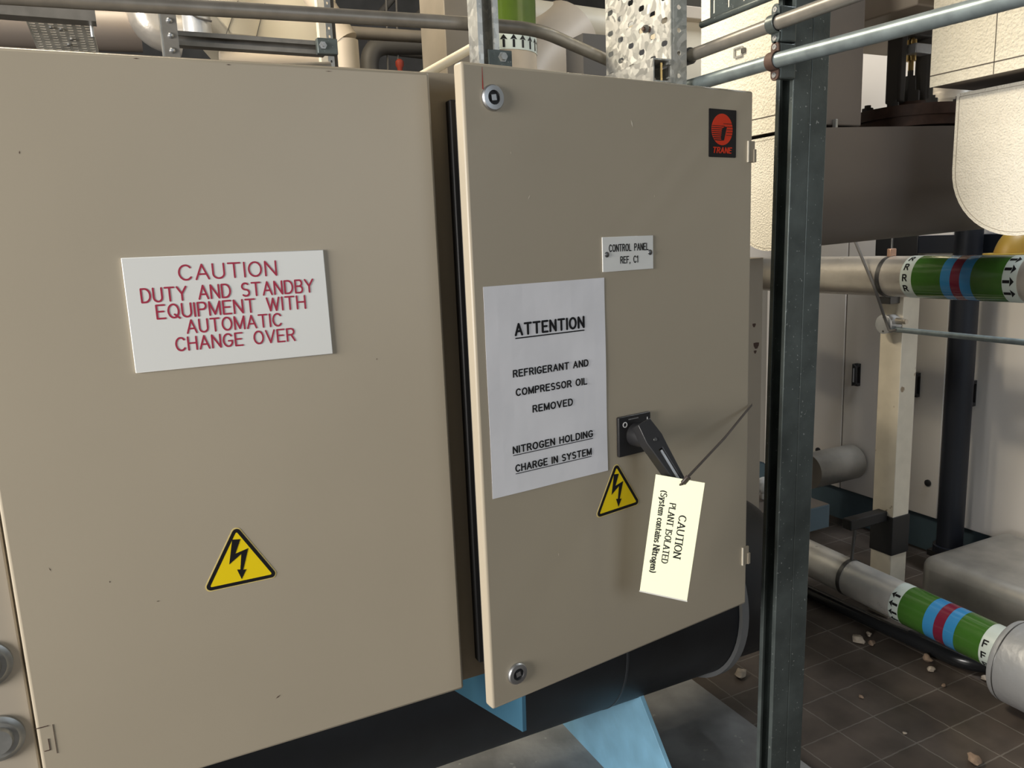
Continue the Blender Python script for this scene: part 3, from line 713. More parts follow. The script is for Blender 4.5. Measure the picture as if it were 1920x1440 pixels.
def cladbox(x0, x1, y0, y1, z0, z1, label, name, seams, facem=STUCCO, bodym=JACKD, cat='duct'):
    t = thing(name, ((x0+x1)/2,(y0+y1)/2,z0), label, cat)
    MB().box(x0+.003,x1,y0,y1,z0,z1).build('casing', bodym, t, bevel=.003)  # dark casing colour stands for the sides turned from the light
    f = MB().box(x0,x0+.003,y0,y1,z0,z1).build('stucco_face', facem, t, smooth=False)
    sm = mat('dark_seam', (.10,.085,.07), .6)
    for a, b, c, d in seams: MB().box(x0-.0008,x0,a,b,c,d).build('seam', sm, f, smooth=False)
    return t
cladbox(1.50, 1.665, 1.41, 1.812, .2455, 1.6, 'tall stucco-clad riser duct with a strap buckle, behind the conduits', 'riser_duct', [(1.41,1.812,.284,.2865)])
fl = thing('duct_buckle', (1.4985,1.64,.50), 'small wire buckle on the stucco riser duct between the conduits', 'buckle')
bp_ = at(1385,98,x=1.4985)
f2 = frame(bp_, (0,-1,0), (0,0,1), (-1,0,0))
MB().ring_prism(rrect(-.016,-.013,.016,.013,.003), rrect(-.012,-.009,.012,.009,.002), f2, 0, .004).build('loop', CHROME, fl)
MB().prism([(.014,-.006),(.026,-.006),(.026,.006),(.014,.006)], f2, 0, .004).build('catch', DSTEEL, fl)
cladbox(1.75, 2.2, .60, 1.292, .318, .60, 'stucco-clad box duct with a seam, above the right-edge jacket', 'box_duct', [(.60,1.292,.342,.3445),(1.139,1.1405,.318,.60)])
# strap at the foot of the shade-coloured riser
cl = thing('strap_clip', at(1560,252,y=1.405), 'small metal strap clip at the foot of the riser duct', 'clip')
q = at(1565,240,y=1.405)
MB().box(q.x-.004,q.x+.003,1.398,1.409,q.z-.036,q.z+.020).build('clip_plate', GALVE, cl, bevel=.001)
MB().box(q.x,1.668,1.4065,1.4095,q.z-.030,q.z-.027).box(q.x,1.668,1.4065,1.4095,q.z-.011,q.z-.008).build('strap', DARKC, cl)

# flanged globe valve on the jacket
vv = thing('valve', (2.045,1.56,.262), 'dark flanged valve with a yoke and brass spindle, right of the strut post', 'valve')
ZF = .283
MB().lathe((2.045,1.56,ZF-.02),(0,0,1),[(0,.150),(.022,.150),(.022,.145),(.026,.145),(.026,.152),(.055,.152),(.060,.07),(.075,.06)],40).build('bonnet_flange', RUST, vv)
for k in range(8):
    a = 2*PI*k/8+.25; x, y = 2.045+.122*math.cos(a), 1.56+.122*math.sin(a)
    MB().lathe((x,y,ZF+.034),(0,0,1),[(0,.016),(.014,.016),(.014,.009),(.022,.009),(.022,.0001)],6).build('flange_bolt', DARKC, vv)
for s in (-1,1):
    MB().box(2.020+s*.058-.014,2.020+s*.058+.014,1.53,1.575,ZF+.050,ZF+.245).build('yoke_arm', DARKC, vv, bevel=.006)
MB().box(1.948,2.092,1.525,1.580,ZF+.225,ZF+.262).build('yoke_bridge', DARKC, vv, bevel=.004)
MB().lathe((2.020,1.552,ZF+.05),(0,0,1),[(0,.028),(.035,.028),(.035,.018),(.075,.016),(.075,.008),(.09,.008)],6).build('gland_nut', DSTEEL, vv)
MB().lathe((2.020,1.552,ZF+.135),(0,0,1),[(0,.007),(.03,.007),(.03,.013),(.085,.013),(.085,.007),(.12,.007)],20).build('spindle', BRASS, vv)
MB().box(1.990,2.052,1.515,1.548,ZF+.178,ZF+.204).build('travel_plate', SILVERP, vv, bevel=.002)
ac = thing('actuator_box', (2.05,1.6,.55), 'grey box with a dark underside directly above the valve yoke', 'box')
MB().box(1.86,2.30,1.42,1.86,.545,.80).build('casing', TAN, ac, bevel=.004)
MB().box(1.855,2.0,1.38,1.42,.56,.80).build('pale_cover', CREAM, ac, bevel=.003)
sp = thing('drop_pipe', (2.30,1.66,.0), 'vertical foil-lagged pipe behind the valve flange', 'pipe')
q = at(1790,205,y=1.90); MB().cyl((q.x,1.90,.05),(q.x,1.90,q.z+.02),.165,40).build('lagging', SILVERW, sp)
MB().cyl((q.x-.02,1.90,q.z+.02),(q.x-.02,1.90,1.0),.12,32).build('upper_lagging', SILVERW, sp)

# ------------------------------------------------------------------ air handling unit along the right side
PX = 3.12
ah = thing('air_handling_unit', (PX+.4,2.3,FL), 'long pale grey air handling unit with black handles, along the right', 'air handling unit')
MB().box(PX+.012,3.95,.9,3.75,FL+.175,.95).build('casing', AHUE, ah, bevel=.003)
MB().box(PX+.03,3.93,.92,3.73,FL,FL+.174).build('base_frame', BLUEG, ah, bevel=.002)
def panel(y0, y1, z0, z1, hs, ds, label=None):
    p = MB().box(PX-.006,PX+.011,y0+.0035,y1-.0035,z0,z1).build('access_panel', AHUW, ah, bevel=.003)
    if label: p['label'] = label
    for y, z in hs:
        f = frame((PX-.006,y,z),(0,0,1),(0,-1,0),(-1,0,0))
        h = MB().prism([(-.055,-.012),(.055,-.012),(.055,.012),(-.055,.012)], f, 0, .004)
        for s in (-1,1):
            h.prism([(s*.055,-.012),(s*.040,-.012),(s*.040,.012),(s*.055,.012)][::s], f, .004, .020)
        h.prism([(-.055,-.012),(.055,-.012),(.042,.012),(-.042,.012)], f, .022, .034).prism([(-.055,-.012),(-.040,-.012),(-.036,.012),(-.05,.012)], f, .018, .024).prism([(.055,-.012),(.040,-.012),(.036,.012),(.05,.012)], f, .018, .024)
        h = h.build('handle', BLACKPL, p, bevel=.002)
        MB().prism([(-.034,-.004),(.034,-.004),(.034,.003),(-.034,.003)], f, .034, .0355).build('grip_insert', SILVERP, h)
    for y, z in ds: MB().lathe((PX-.006,y,z),(-1,0,0),[(0,.015),(.006,.015),(.008,.011),(.008,.0002)],20).build('quarter_turn_lock', BLACKPL, p)
zp0, zp1 = FL+.178, -.20
panel(2.682,3.21,zp0,zp1,[(3.12,-.70)],[(2.825,-1.127)])
panel(2.150,2.682,zp0,zp1,[(2.595,-.697),(2.278,-.700)],[(2.643,-1.136),(2.202,-1.137)],'access panel with two black handles')
panel(1.62,2.150,zp0,zp1,[(2.020,-.697),(1.75,-.70)],[(2.064,-1.124)])
panel(.92,1.62,zp0,zp1,[],[])
for y0_, y1_ in ((.92,1.62),(1.62,2.15),(2.15,2.682),(2.682,3.73)):
    panel(y0_,y1_,zp1+.008,.94,[],[])
# dark trunking in front of it
nv = thing('cable_trunking', (3.06,2.2,-.12), 'dark navy trunking along the unit above the banded pipe', 'trunking')
MB().box(3.045,3.112,1.75,2.47,-.118,-.045).build('trunk', NAVY, nv, bevel=.002)
MB().box(3.038,3.045,2.26,2.47,-.128,-.040).build('cover', BLACKRUB, nv, bevel=.002)
dp = thing('drain_pipe', (3.0,1.99,FL), 'black vertical pipe standing in front of the pale unit', 'pipe')
MB().lathe((2.98,1.995,FL+.11),(0,0,1),[(0,.062),(.03,.062),(.03,.050),(1.40,.050)],32).build('pipe', NAVY, dp)
MB().lathe((2.98,1.995,FL),(0,0,1),[(0,.04),(.11,.04)],24).build('foot', BLACKRUB, dp)
for a, b in ((-.05,.05),):
    MB().box(2.93,3.07,1.99,2.06,FL+.085,FL+.11).build('support_arm', BLACKRUB, dp)

# ------------------------------------------------------------------ banded pipes and their post
def arrow(mb, fr, u, v, L, wd):   # arrow along +u
    mb.face([fr(u-L/2,v-wd*.16),fr(u+L*.12,v-wd*.16),fr(u+L*.12,v+wd*.16),fr(u-L/2,v+wd*.16)])
    mb.face([fr(u+L*.10,v-wd/2),fr(u+L/2,v),fr(u+L*.10,v+wd/2),fr(u+L*.16,v)])
def wrap(o, d, r, ang0=0):
    """u along the pipe, v round it (metres); starts at the side facing -x, v up"""
    o, d = V(o), V(d).normalized(); a = V((-1,0,0)); a = (a-d*a.dot(d)).normalized(); b_ = V((0,0,1))
    return lambda u, v, n=0: o + d*u + (a*math.cos(v/r+ang0)+b_*math.sin(v/r+ang0))*(r+n)
def banded(name, label, p0, p1, r, silver, segs, gold, labels, parts=()):
    t = thing(name, V(p0), label, 'pipe', 'banded refrigerant pipes'); p0, p1 = V(p0), V(p1); d = (p1-p0).normalized()
    MB().cyl(p0, p1, r, 48).build('lagging', silver, t)
    for nm, s0, s1, mt, dr in segs: MB().lathe(p0+d*s0, d, [(0,r),(.0002,r+dr),(s1-s0-.0002,r+dr),(s1-s0,r)], 48, caps=False).build(nm, mt, t)
    return t, p0, d
# upper: runs along y at x = 2.37, towards the camera with rising u
Y0 = 2.75
pu0, pu1 = (2.37,Y0,-.1725), (2.37,1.372,-.1685)
S = lambda y: Y0-y
up_, o_, d_ = banded('banded_pipe', 'upper silver pipe with green, blue and crimson bands', pu0, pu1, .069, SILVERW, [
 ('marker_label', S(1.771), S(1.729), LABELW, .0012), ('green_band', S(1.729), S(1.627), GREEN, .0014), ('blue_band', S(1.627), S(1.594), BLUEB, .0016),
 ('crimson_band', S(1.594), S(1.563), MAROON, .0016), ('blue_band', S(1.563), S(1.528), BLUEB, .0016), ('green_band', S(1.528), S(1.432), GREEN, .0014),
 ('marker_label', S(1.432), S(1.390), LABELW, .0012)], None, None)
W_ = wrap(o_, d_, .069+.0022)
mb = MB()
for v in (-.036,.001,.038,.075): 
    s = .021; fr = lambda a, b, n=0, v=v: W_(S(1.753)-.006+a, v+b, 0)
    stroke_text(mb, 'R', 0, .013, -.010, .010, fr, pen=.24)
mb.build('marker_letters', BLACKINK, up_, smooth=False)
mb = MB()
for v in (-.042,-.004,.034,.070): arrow(mb, W_, S(1.4125), v, .034, .029)
mb.build('flow_arrows', BLACKINK, up_, smooth=False)
MB().lathe(V(pu1),(0,-1,0),[(0,.060),(0,.080),(.30,.080)],48).build('end_jacket', SILVERW, up_)
b_ = MB().lathe((2.37,1.868,-.171),(0,-1,0),[(0,.0692),(0,.0712),(.016,.0712),(.016,.0692)],48,caps=False).build('pipe_clip', DSTEEL, up_)
MB().box(2.355,2.385,1.852,1.868,-.105,-.075).build('clip_head', mat('pinkish_brass',(.60,.38,.28),.4,.6), up_, bevel=.003)
MB().cyl((2.37,1.860,-.08),(2.37,1.860,.06),.004,8).build('hanger_rod', DSTEEL, up_)
# lower
Y1 = 2.75; S1 = lambda y: Y1-y
pl0, pl1 = (2.30,Y1,-1.262), (2.30,1.3185,-1.304)
lo_, o_, d_ = banded('banded_pipe', 'lower silver pipe with green, blue and crimson bands, near the floor', pl0, pl1, .068, SILVER, [
 ('marker_label', S1(1.701), S1(1.663), LABELW, .0012), ('green_band', S1(1.663), S1(1.569), GREEN, .0014), ('blue_band', S1(1.569), S1(1.531), BLUEB, .0016),
 ('crimson_band', S1(1.531), S1(1.497), MAROON, .0016), ('blue_band', S1(1.497), S1(1.461), BLUEB, .0016), ('green_band', S1(1.461), S1(1.378), GREEN, .0014),
 ('marker_label', S1(1.378), S1(1.3195), LABELW, .0012)], None, None)
W_ = wrap(o_, d_, .068+.0022)
mb = MB()
fl_ = lambda a, b, n=0: W_(2*S1(1.682)-a, b, 0)
for v in (-.045,-.014,.018,.050): arrow(mb, fl_, S1(1.682), v, .032, .026)
mb.build('flow_arrows', BLACKINK, lo_, smooth=False)
mb = MB()
for v in (-.046,-.008,.030):
    fr = lambda a, b, n=0, v=v: W_(S1(1.368)+a, v+b, 0)
    stroke_text(mb, 'F', 0, .013, -.010, .010, fr, pen=.24)
mb.build('marker_letters', BLACKINK, lo_, smooth=False)
b_ = MB().lathe((2.30,1.925,-1.286),(0,-1,0),[(0,.0685),(0,.0705),(.015,.0705),(.015,.0685)],48,caps=False).build('pipe_clip', DSTEEL, lo_)
vj = thing('valve_jacket', (2.30,1.27,-1.41), 'fat silver-painted round jacket at the end of the lower banded pipe', 'jacket')
MB().lathe((2.30,1.318,-1.322),(0,-1,0),[(0,.060),(0,.124),(.012,.128),(.42,.128)],56).build('jacket', SILVERP, vj, bevel=.002)
MB().lathe((2.30,1.300,-1.322),(0,-1,0),[(0,.1282),(.002,.1292),(.004,.1282)],56,caps=False).build('bead', DSTEEL, vj)
# ivory post carrying them
pp = thing('support_post', (2.495,1.91,FL), 'square ivory post with a black foot, carrying the banded pipes', 'post')
MB().box(2.450,2.535,1.865,1.955,FL,-.245).build('post', IVORY, pp, bevel=.002)
MB().box(2.446,2.539,1.861,1.959,-1.215,-1.065).build('black_sleeve', BLACKRUB, pp, bevel=.002)
MB().box(2.255,2.446,1.885,1.925,-1.085,-1.045).build('bracket_arm', BLACKRUB, pp, bevel=.004)
MB().cyl((2.30,1.905,-1.085),(2.30,1.915,-1.2135),.006,10).build('drop_rod', DSTEEL, pp)
MB().box(2.40,2.450,1.88,1.93,-.27,-.245).build('bracket_arm', DSTEEL, pp, bevel=.002)
# junction box on the post with conduit and cable
jb = thing('junction_box', (2.415,1.895,-.375), 'small round grey junction box on the ivory post', 'junction box')
MB().lathe((2.4495,1.90,-.342),(-1,0,0),[(0,.033),(.048,.033),(.050,.034),(.054,.034),(.055,.032),(.055,.0002)],32).build('box', SILVERP, jb)
MB().lathe((2.425,1.87,-.330),(0,-1,0),[(0,.012),(.028,.012),(.028,.009),(.04,.009)],16).build('gland', mat('brass_gland',(.55,.5,.42),.3,.8), jb)
for s in (-1,1): MB().lathe((2.3945,1.90,-.342+s*.025),(-1,0,0),[(0,.004),(.001,.0035),(.001,.0001)],10).build('lid_screw', DSTEEL, jb)
conduit('thin grey conduit running from the junction box to the right', [(2.42,1.870,-.360),(2.42,1.0,-.366)], .0098, CONDG)
conduit('thin grey cable dropping from above to the junction box', [at(1598,440,x=2.29),at(1640,540,x=2.29),at(1660,600,x=2.382),at(1668,622,x=2.386),at(1680,618,x=2.386)], .0048, CABLE, .02, 'cable', None, 'cable')
# floor pipe
fp = conduit('black plastic pipe lying on the tiles below the lower banded pipe', [(2.32,2.7,FL+.026),(2.345,1.80,FL+.026),(2.362,1.50,FL+.028),(2.45,1.42,FL+.028),(2.62,1.40,FL+.028)], .0245, BLKPIPE, .06, 'floor_pipe', None, 'pipe')
MB().tube([(2.352,1.70,FL+.0285),(2.362,1.50,FL+.0295),(2.45,1.42,FL+.0295)], .0285, 20, .06).build('elbow', BLKPIPE, fp)
# foil-lagged box duct
fd = thing('floor_duct', (2.8,1.3,FL), 'dusty foil-lagged box duct near the floor at the right edge', 'duct')
mb = MB(); mb.box(2.545,3.05,.70,1.82,FL+.04,-1.215); fdb = mb.build('casing', SILVERD, fd, bevel=.045, bseg=6)
for y in (.9,1.7): MB().box(2.62,2.98,y,y+.05,FL,FL+.042).build('bearer', IVORY, fd)
MB().box(2.5425,2.5445,1.418,1.422,-1.40,-1.265).build('seam', DARKC, fd)

# yellow pipe bend behind the banded pipe
yp = thing('yellow_pipe', (2.9,1.75,-.1), 'ochre-yellow flanged pipe bend behind the upper banded pipe', 'pipe')
yo = at(1895,470,y=1.72)
MB().tube([yo+V((.0,.0,-.12)), yo+V((0,0,.02)), yo+V((.16,-.02,.06))], .055, 24, .06).build('bend', OCHRE, yp)
MB().lathe(yo+V((.0,0,-.03)),(0,0,1),[(0,.056),(0,.085),(.022,.085),(.022,.056)],32,caps=False).build('flange', mat('dusty_yellow', (.50,.34,.05), .5), yp)

# ------------------------------------------------------------------ things between door and post
sh = thing('base_shelf', (1.5,1.95,-.945), 'blue-grey steel base shelf seen between the cabinet and the post', 'shelf')
MB().box(1.56,1.932,1.70,2.30,-.942,-.866).build('shelf', BLUEG, sh, bevel=.002)
MB().box(1.562,1.930,1.702,2.298,-.866,-.8645).build('top_sheet', JACKD, sh)
for x, y in ((1.62,2.25),(1.88,2.25)): MB().box(x-.02,x+.02,y-.02,y+.02,FL+.0005,-.942).build('leg', BLUEG, sh)
jc = thing('rear_cabinet', (1.45,1.9,-.864), 'cream cabinet with rust spots, standing on the blue-grey shelf', 'cabinet')
MB().box(1.57,1.682,1.75,2.05,-.8642,-.075).build('body', BEIGE_E, jc, bevel=.002)
mb = MB()
for px, py, s in ((1414,610,.006),(1418,648,.010),(1416,660,.005)):
    q = at(px,py,y=1.7495)
    mb.face([q+V((s*math.cos(a)*(1+.4*math.sin(3*a)),0,s*1.3*math.sin(a)*(1+.3*math.cos(2*a)))) for a in [2*PI*i/10 for i in range(10)]])
mb.build('rust_spots', RUST, jc, smooth=False)
kb = thing('white_knob', at(1434,890,y=1.8), 'small white round knob on the blue-grey shelf', 'knob')
q = at(1434,892,y=1.85); MB().lathe((q.x,q.y,-.8645),(0,0,1),[(0,.012),(.02,.012)]+[(.045-.028*math.cos(a),.028*math.sin(a)+.0001) for a in [.45+i*.26 for i in range(11)]],24).build('knob', WHITE, kb)
re_ = thing('pipe_stub', (2.95,2.58,-1.12), 'grey round pipe end in front of the pale unit', 'pipe')
MB().cyl((2.80,2.60,-1.13),(3.098,2.60,-1.13),.085,32).build('stub', SILVERD, re_)

# ------------------------------------------------------------------ services above the cabinet, behind
# overhead tray on a trapeze
PALEG = mat('pale_galvanised', (.50,.49,.45), .5, .25, var=.3, vscale=30)
b0, b1, t0, t1 = at(70,92,y=2.15), at(183,97,y=2.15), at(36,10,y=1.97), at(164,14,y=1.97)
uu = (b1-b0); wd_ = uu.length; uu = uu.normalized(); vv_ = ((t0+t1)/2-(b0+b1)/2); hh_ = vv_.length; vv_ = vv_.normalized(); nn_ = uu.cross(vv_)
o_ = (b0+b1)/2-uu*wd_/2-vv_*.10
ot = thing('cable_tray', o_, 'pale perforated cable tray leaning behind the trapeze strut at the top left', 'cable tray')
slotted_sheet(frame(o_,uu,vv_,nn_), wd_, .55, 7, .011, wd_/7*.62, .0042, stagger=False).build('web', PALEG, ot, smooth=False, solid=.0012)
for e in (0, wd_): MB().prism([(e-.0008,0),(e+.0008,0),(e+.0008,.55),(e-.0008,.55)], frame(o_,uu,vv_,nn_), -.022, .0).build('flange', PALEG, ot)
for u_, v_ in ((.35,.55),(.50,.52),(.62,.30),(.55,.16)): MB().lathe(o_+uu*(wd_*u_)+vv_*(.10+hh_*v_), nn_, [(0,.004),(.004,.004),(.004,.0002)], 8).build('bolt_head', CHROME, ot)

tz = thing('trapeze_strut', (-.1,1.90,.48), 'grey strut crosspiece in front of the pale tray at the top left', 'strut')
qz = at(178,22,y=1.90); frz = frame((qz.x-.405,1.88,qz.z-.008),(0,0,-1),(0,1,0),(1,0,0)); P = [(u-.0205,v) for u,v in channel_poly()]
MB().prism(P, frz, 0, .405).build('channel', CONDT, tz, angle=20)
for x in (qz.x-.185,qz.x-.010):
    MB().cyl((x,1.90,qz.z-.050),(x,1.90,1.2),.004,8).build('rod', CHROME, tz)
# horizontal lagged pipe with a vertical elbow
hpz = thing('lagged_pipe', (.0,2.62,.50), 'dull lagged pipe running level behind the overhead tray', 'pipe')
MB().cyl(at(-160,44,y=2.95),at(262,60,y=2.95),.062,32).build('lagging', JACKD, hpz)
el = thing('duct_elbow', (.17,2.44,.55), 'shiny metal-clad elbow pipe left of the bolted strut', 'pipe')
MB().tube([at(283,0,y=2.75)+V((0,0,.6)), at(283,48,y=2.75), at(345,66,y=2.75)], .066, 32, .11).build('cladding', SILVERW, el)
bs = thing('upright_strut', (.141,1.9,.38), 'bolted strut upright left of the cream hopper duct', 'strut')
frb = frame((.1415,1.895,.30),(0,1,0),(1,0,0),(0,0,1)); MB().prism([(u, v*.8) for u,v in channel_poly()], frb, 0, .8).build('channel', GALVE, bs, angle=20)
MB().box(.128,.157,1.890,1.894,.30,.505).build('splice_plate', CONDT, bs)
for k in range(5): MB().lathe((.1425,1.890,.490-.030*k),(0,-1,0),[(0,.0065),(.003,.006),(.006,.003),(.006,.0001)],12).build('bolt_head', CHROME, bs)
# rails between
hs = thing('level_strut', (.3,1.95,.45), 'dark level strut with a bolted end bracket, behind the left door', 'strut')
frh = frame((.15,1.945,.470),(0,1,0),(0,0,1),(1,0,0)); MB().prism(channel_poly(.030,.030), frh, 0, .335).build('channel', CONDT, hs, angle=20)
MB().box(.462,.510,1.925,1.945,.452,.488).build('end_bracket', GALVD, hs, bevel=.002)
MB().lathe((.474,1.925,.470),(0,-1,0),[(0,.009),(.006,.009),(.006,.004),(.012,.004),(.012,.0001)],6).build('bolt_head', CHROME, hs)
MB().cyl((.30,2.05,.432),(.52,2.05,.452),.012,12).build('rail', CONDT, hs)
pf = thing('lagged_pipe', (.27,2.6,.5), 'short grey vertical pipe with a joint ring, right of the bolted strut', 'pipe')
MB().cyl((.272,2.6,.625),(.272,2.6,1.3),.040,32).build('lagging', SILVERP, pf)
MB().tube([(.235,2.565,.70),(.272,2.557,.676),(.31,2.565,.672)], .003, 8).build('joint_ring', DARKC, pf)
# cream hopper duct
hd = thing('hopper_duct', (.5,3.0,.6), 'cream hopper-shaped duct with sloping side above the left door', 'duct')
P = [(.30,.90),(.425,.748),(.80,.735),(.80,.90)]
MB().prism(P, frame((0,3.0,0),(1,0,0),(0,0,1),(0,1,0)), 0, .5).build('casing', CREAM, hd, bevel=.004)
for x0_, x1_ in ((.506,.545),(.405,.455)): 
    MB().prism([(x0_,.748),(x0_+.002,.748),(x1_+.002,.86),(x1_,.86)], frame((0,2.9985,0),(1,0,0),(0,0,1),(0,1,0)), -.001, .001).build('seam', DARKC, hd, smooth=False)
lw = thing('lagged_pipe', (.5,2.6,.5), 'tan level pipe low behind the dark level strut', 'pipe')
MB().cyl((.33,2.62,.575),(.66,2.62,.590),.028,24).build('lagging', TAN, lw)
# white perforated post
wp = thing('slotted_post', (.58,2.3,.40), 'white slotted post right of the level strut', 'post')
MB().box(.560,.578,2.30,2.33,.40,.80).build('face', IVORY, wp)
slotted_sheet(frame((.579,2.30,.40),(1,0,0),(0,0,1),(0,-1,0)), .018, .40, 1, .022, .005, .007).build('slotted_side', GALVE, wp, smooth=False, solid=.0015)
MB().box(.601,.608,2.305,2.33,.40,.80).build('painted_shadow_gap', DARKC, wp)  # solid dark strip stands in for the shade beside the post
# tan mitred round duct
md = thing('mitred_duct', (.69,2.5,.45), 'tan round duct cut at a mitre, right of the white slotted post', 'duct')
MB().cyl((.688,2.5,.45),(.688,2.5,.63),.038,32).build('lower_segment', TAN, md)
MB().tube([(.688,2.5,.628),(.60,2.56,.80)], .040, 32).build('upper_segment', TAN, md)
# plant room depths, their darkness painted into the pipe colours
for i, (a, b, y, r, mt, lb) in enumerate([((640,60),(870,74),3.5,.026,DIMTAN,'dimmed tan level pipe in the dark above the left door'),
     ((690,88),(830,104),4.2,.030,UNLIT,'dim level pipe in the dark below the dimmed tan pipe'),
     ((700,40),(760,-30),4.7,.020,UNLIT,'left of two dim sloping pipes in the dark'),
     ((775,40),(835,-30),4.7,.022,UNLIT,'right of two dim sloping pipes in the dark')]):
    p, q = at(*a, y=y), at(*b, y=y); t = conduit(lb, [p, q], r, mt, name='background_pipe', cat='pipe')
    h_ = p*.15+q*.85; MB().cyl(h_, (h_.x,h_.y,2.2), .005, 8).build('hanger', CONDT, t)
q = at(695,112,y=3.9); p = at(690,85,y=3.9)
t = conduit('dim elbow pipe in the dark behind the cabinet top', [V((q.x,3.9,FL)), V((p.x,3.9,p.z)), V((p.x+.30,3.9,p.z+.02))], .045, UNLIT, .10, 'background_pipe', None, 'pipe')
for px, lb in ((728,'left of two thin hanger rods in the dark'),(747,'right of two thin hanger rods in the dark')):
    a, b = at(px,140,y=3.9), at(px-4,-20,y=3.9); conduit(lb, [a,b], .006, UNLIT, name='hanger_rod', cat='rod')
rv = thing('red_handwheel', at(750,120,y=3.8), 'small red valve handle low in the dark', 'valve')
q = at(749,115,y=3.8); MB().lathe((q.x,q.y,FL),(0,0,1),[(0,.008),(q.z-FL-.06,.008),(q.z-FL-.03,.014),(q.z-FL-.02,.02),(q.z-FL+.0,.02),(q.z-FL+.01,.008)],16).build('handle', REDP, rv)
rl = thing('red_fitting', at(813,6,y=3.8), 'small red round fitting at the top of the dark gap', 'fitting')
q = at(813,2,y=3.8); MB().lathe(q+V((0,0,-.02)),(0,0,1),[(0,.004),(.006,.016),(.02,.022),(.06,.022)],20).build('body', REDP, rl)
# tan upright duct and sloping cream pipe
td = thing('upright_duct', (1.13,2.62,.4), 'tan upright duct left of the green-banded riser', 'duct')
MB().box(1.085,1.30,2.66,2.9,.40,1.3).build('casing', DIMTAN, td, bevel=.003)
a, b = at(800,138,y=2.0), at(925,67,y=2.15)
conduit('cream sloping pipe left of the upright strut', [a+(a-b)*.6, b], .0125, CREAM, name='sloping_pipe', cat='pipe')
# green riser
gr = thing('green_riser', (1.093,2.25,.40), 'vertical pipe with a green band and black arrows, behind the upright strut', 'pipe')
MB().cyl((1.105,2.25,.40),(1.105,2.25,1.4),.100,48).build('lagging', TAN, gr)
MB().lathe((1.105,2.25,.5535),(0,0,1),[(0,.1),(.0003,.1015),(.047,.1015),(.0473,.1)],48,caps=False).build('marker_label', LABELW, gr)
MB().lathe((1.105,2.25,.601),(0,0,1),[(0,.1),(.0003,.1015),(.148,.1015),(.1353,.1)],48,caps=False).build('green_band', GREENV, gr)
MB().lathe((1.105,2.25,.750),(0,0,1),[(0,.1),(.0003,.1015),(.047,.1015),(.0473,.1)],48,caps=False).build('marker_label', LABELW, gr)
mb = MB()
Wg = lambda u, v, n=0: V((1.105+.1022*math.sin(v/.1022), 2.25-.1022*math.cos(v/.1022), u))
for v in (-.075,-.045,-.015,.015,.045,.075,.100): arrow(mb, Wg, .5765, v, .036, .022)
mb.build('flow_arrows', BLACKINK, gr, smooth=False)
# pale lagged bend behind
pb = thing('lagged_bend', (1.6,2.9,.4), 'large pale lagged bend right of the green-banded riser', 'duct')
MB().tube([(1.30,3.0,.90),(2.10,3.0,.88)], .075, 32).build('level_segment', CREAM, pb)
MB().tube([(1.44,2.9,.52),(1.55,2.95,.68),(1.78,3.0,.84)], .150, 32, .08).build('bend_segment', TAN, pb)
dk = thing('dark_column', (1.45,2.2,.3), 'dark upright section behind the vertical cable tray', 'post')
p = at(1110,120,y=2.1); q = at(1270,60,y=2.1); MB().box(p.x-.03,q.x,2.1,2.2,FL,.60).build('column', DARKC, dk)  # extended behind the tray to make its slots look dark
# beige ducts right of the tray
bdz = thing('beige_duct', (2.0,2.4,.3), 'plain beige duct seen between the tray and the stucco riser', 'duct')
p0_, p1_ = at(1270,32,y=2.4), at(1330,160,y=2.4)
MB().box(p0_.x-.1,p1_.x+.10,2.4,2.6,FL,p0_.z).build('casing', CREAM, bdz, bevel=.004)
MB().box(p0_.x-.1,p1_.x+.10,2.36,2.4,p0_.z-.012,p0_.z+.03).build('flange', TAN, bdz, bevel=.003)
MB().box(p0_.x-.1,p1_.x+.10,2.37,2.4,.43,.46).build('rib', CREAM, bdz, bevel=.003)

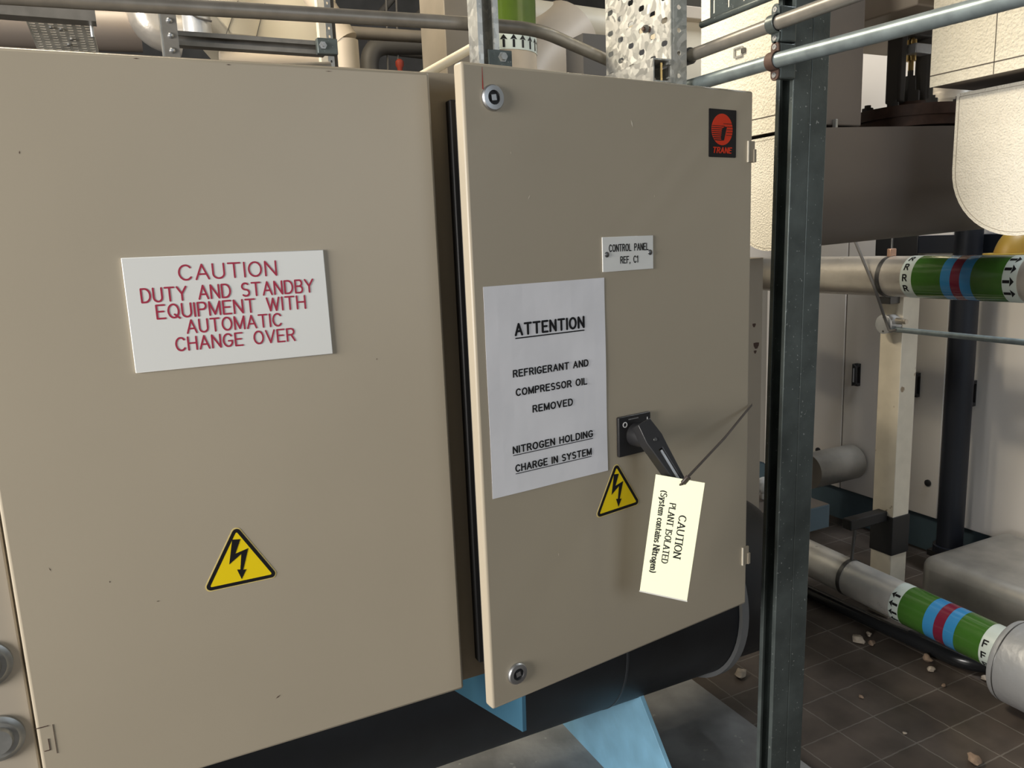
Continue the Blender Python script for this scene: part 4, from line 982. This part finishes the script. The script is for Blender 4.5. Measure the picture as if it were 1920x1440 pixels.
# ------------------------------------------------------------------ rubble on the tiles
def chunk(px, py, s, mt, label, seed, flat=.6):
    rnd = random.Random(seed); p = at(px, py, z=FL+s*.3)
    mb = MB(); bmesh.ops.create_icosphere(mb.bm, subdivisions=2, radius=1)
    ph = [rnd.uniform(0,6) for _ in range(6)]
    for v in mb.bm.verts:
        c = v.co; k = 1+.25*math.sin(3*c.x+ph[0])*math.sin(3*c.y+ph[1])+.18*math.sin(5*c.z+ph[2]+2*c.x)
        v.co = V((c.x*k*s, c.y*k*s*.75, c.z*k*s*flat))
    lo = min(v.co.z for v in mb.bm.verts)
    bmesh.ops.rotate(mb.bm, verts=mb.bm.verts, cent=(0,0,0), matrix=Matrix.Rotation(ph[3],3,'Z'))
    bmesh.ops.translate(mb.bm, verts=mb.bm.verts, vec=(p.x,p.y,FL-lo))
    o = mb.build('rubble_chunk', mt, angle=60); tag(o, label, 'rubble', 'rubble on the tiles')
K = lambda a, b: (1380+a/3.556, 1035+b/3.556)
for i, (a, b, s, mt, lb) in enumerate([
  (935,500,.030,RUBBLE,'largest orange-brown rubble chunk, beside the black floor pipe'),
  (815,590,.022,RUBBLEP,'pale rubble chunk left of the orange-brown chunk'),
  (885,555,.013,RUBBLEP,'small pale lump between two bigger rubble chunks'),
  (905,610,.014,RUBBLE,'low brown crumb in front of the orange-brown chunk'),
  (1275,720,.020,RUBBLE,'tall brown rubble chunk below the black pipe elbow'),
  (1300,790,.014,RUBBLEP,'pale crumb in front of the tall brown chunk'),
  (1660,850,.013,RUBBLEP,'pale crumb beside the fat silver jacket'),
  (30,825,.024,RUBBLEP,'pale rubble chunk between the black vessel and the post'),
  (1590,1400,.020,RUBBLE,'brown rubble chunk at the bottom edge of the picture'),
  (1125,1212,.006,RUBBLEP,'tiny white chip on a tile joint'),
  (835,968,.008,RUBBLE,'tiny dark crumb in the middle of a tile'),
  (1385,895,.008,RUBBLE,'tiny crumb on the tile right of the middle')]):
    chunk(*K(a,b), s, mt, lb, i)
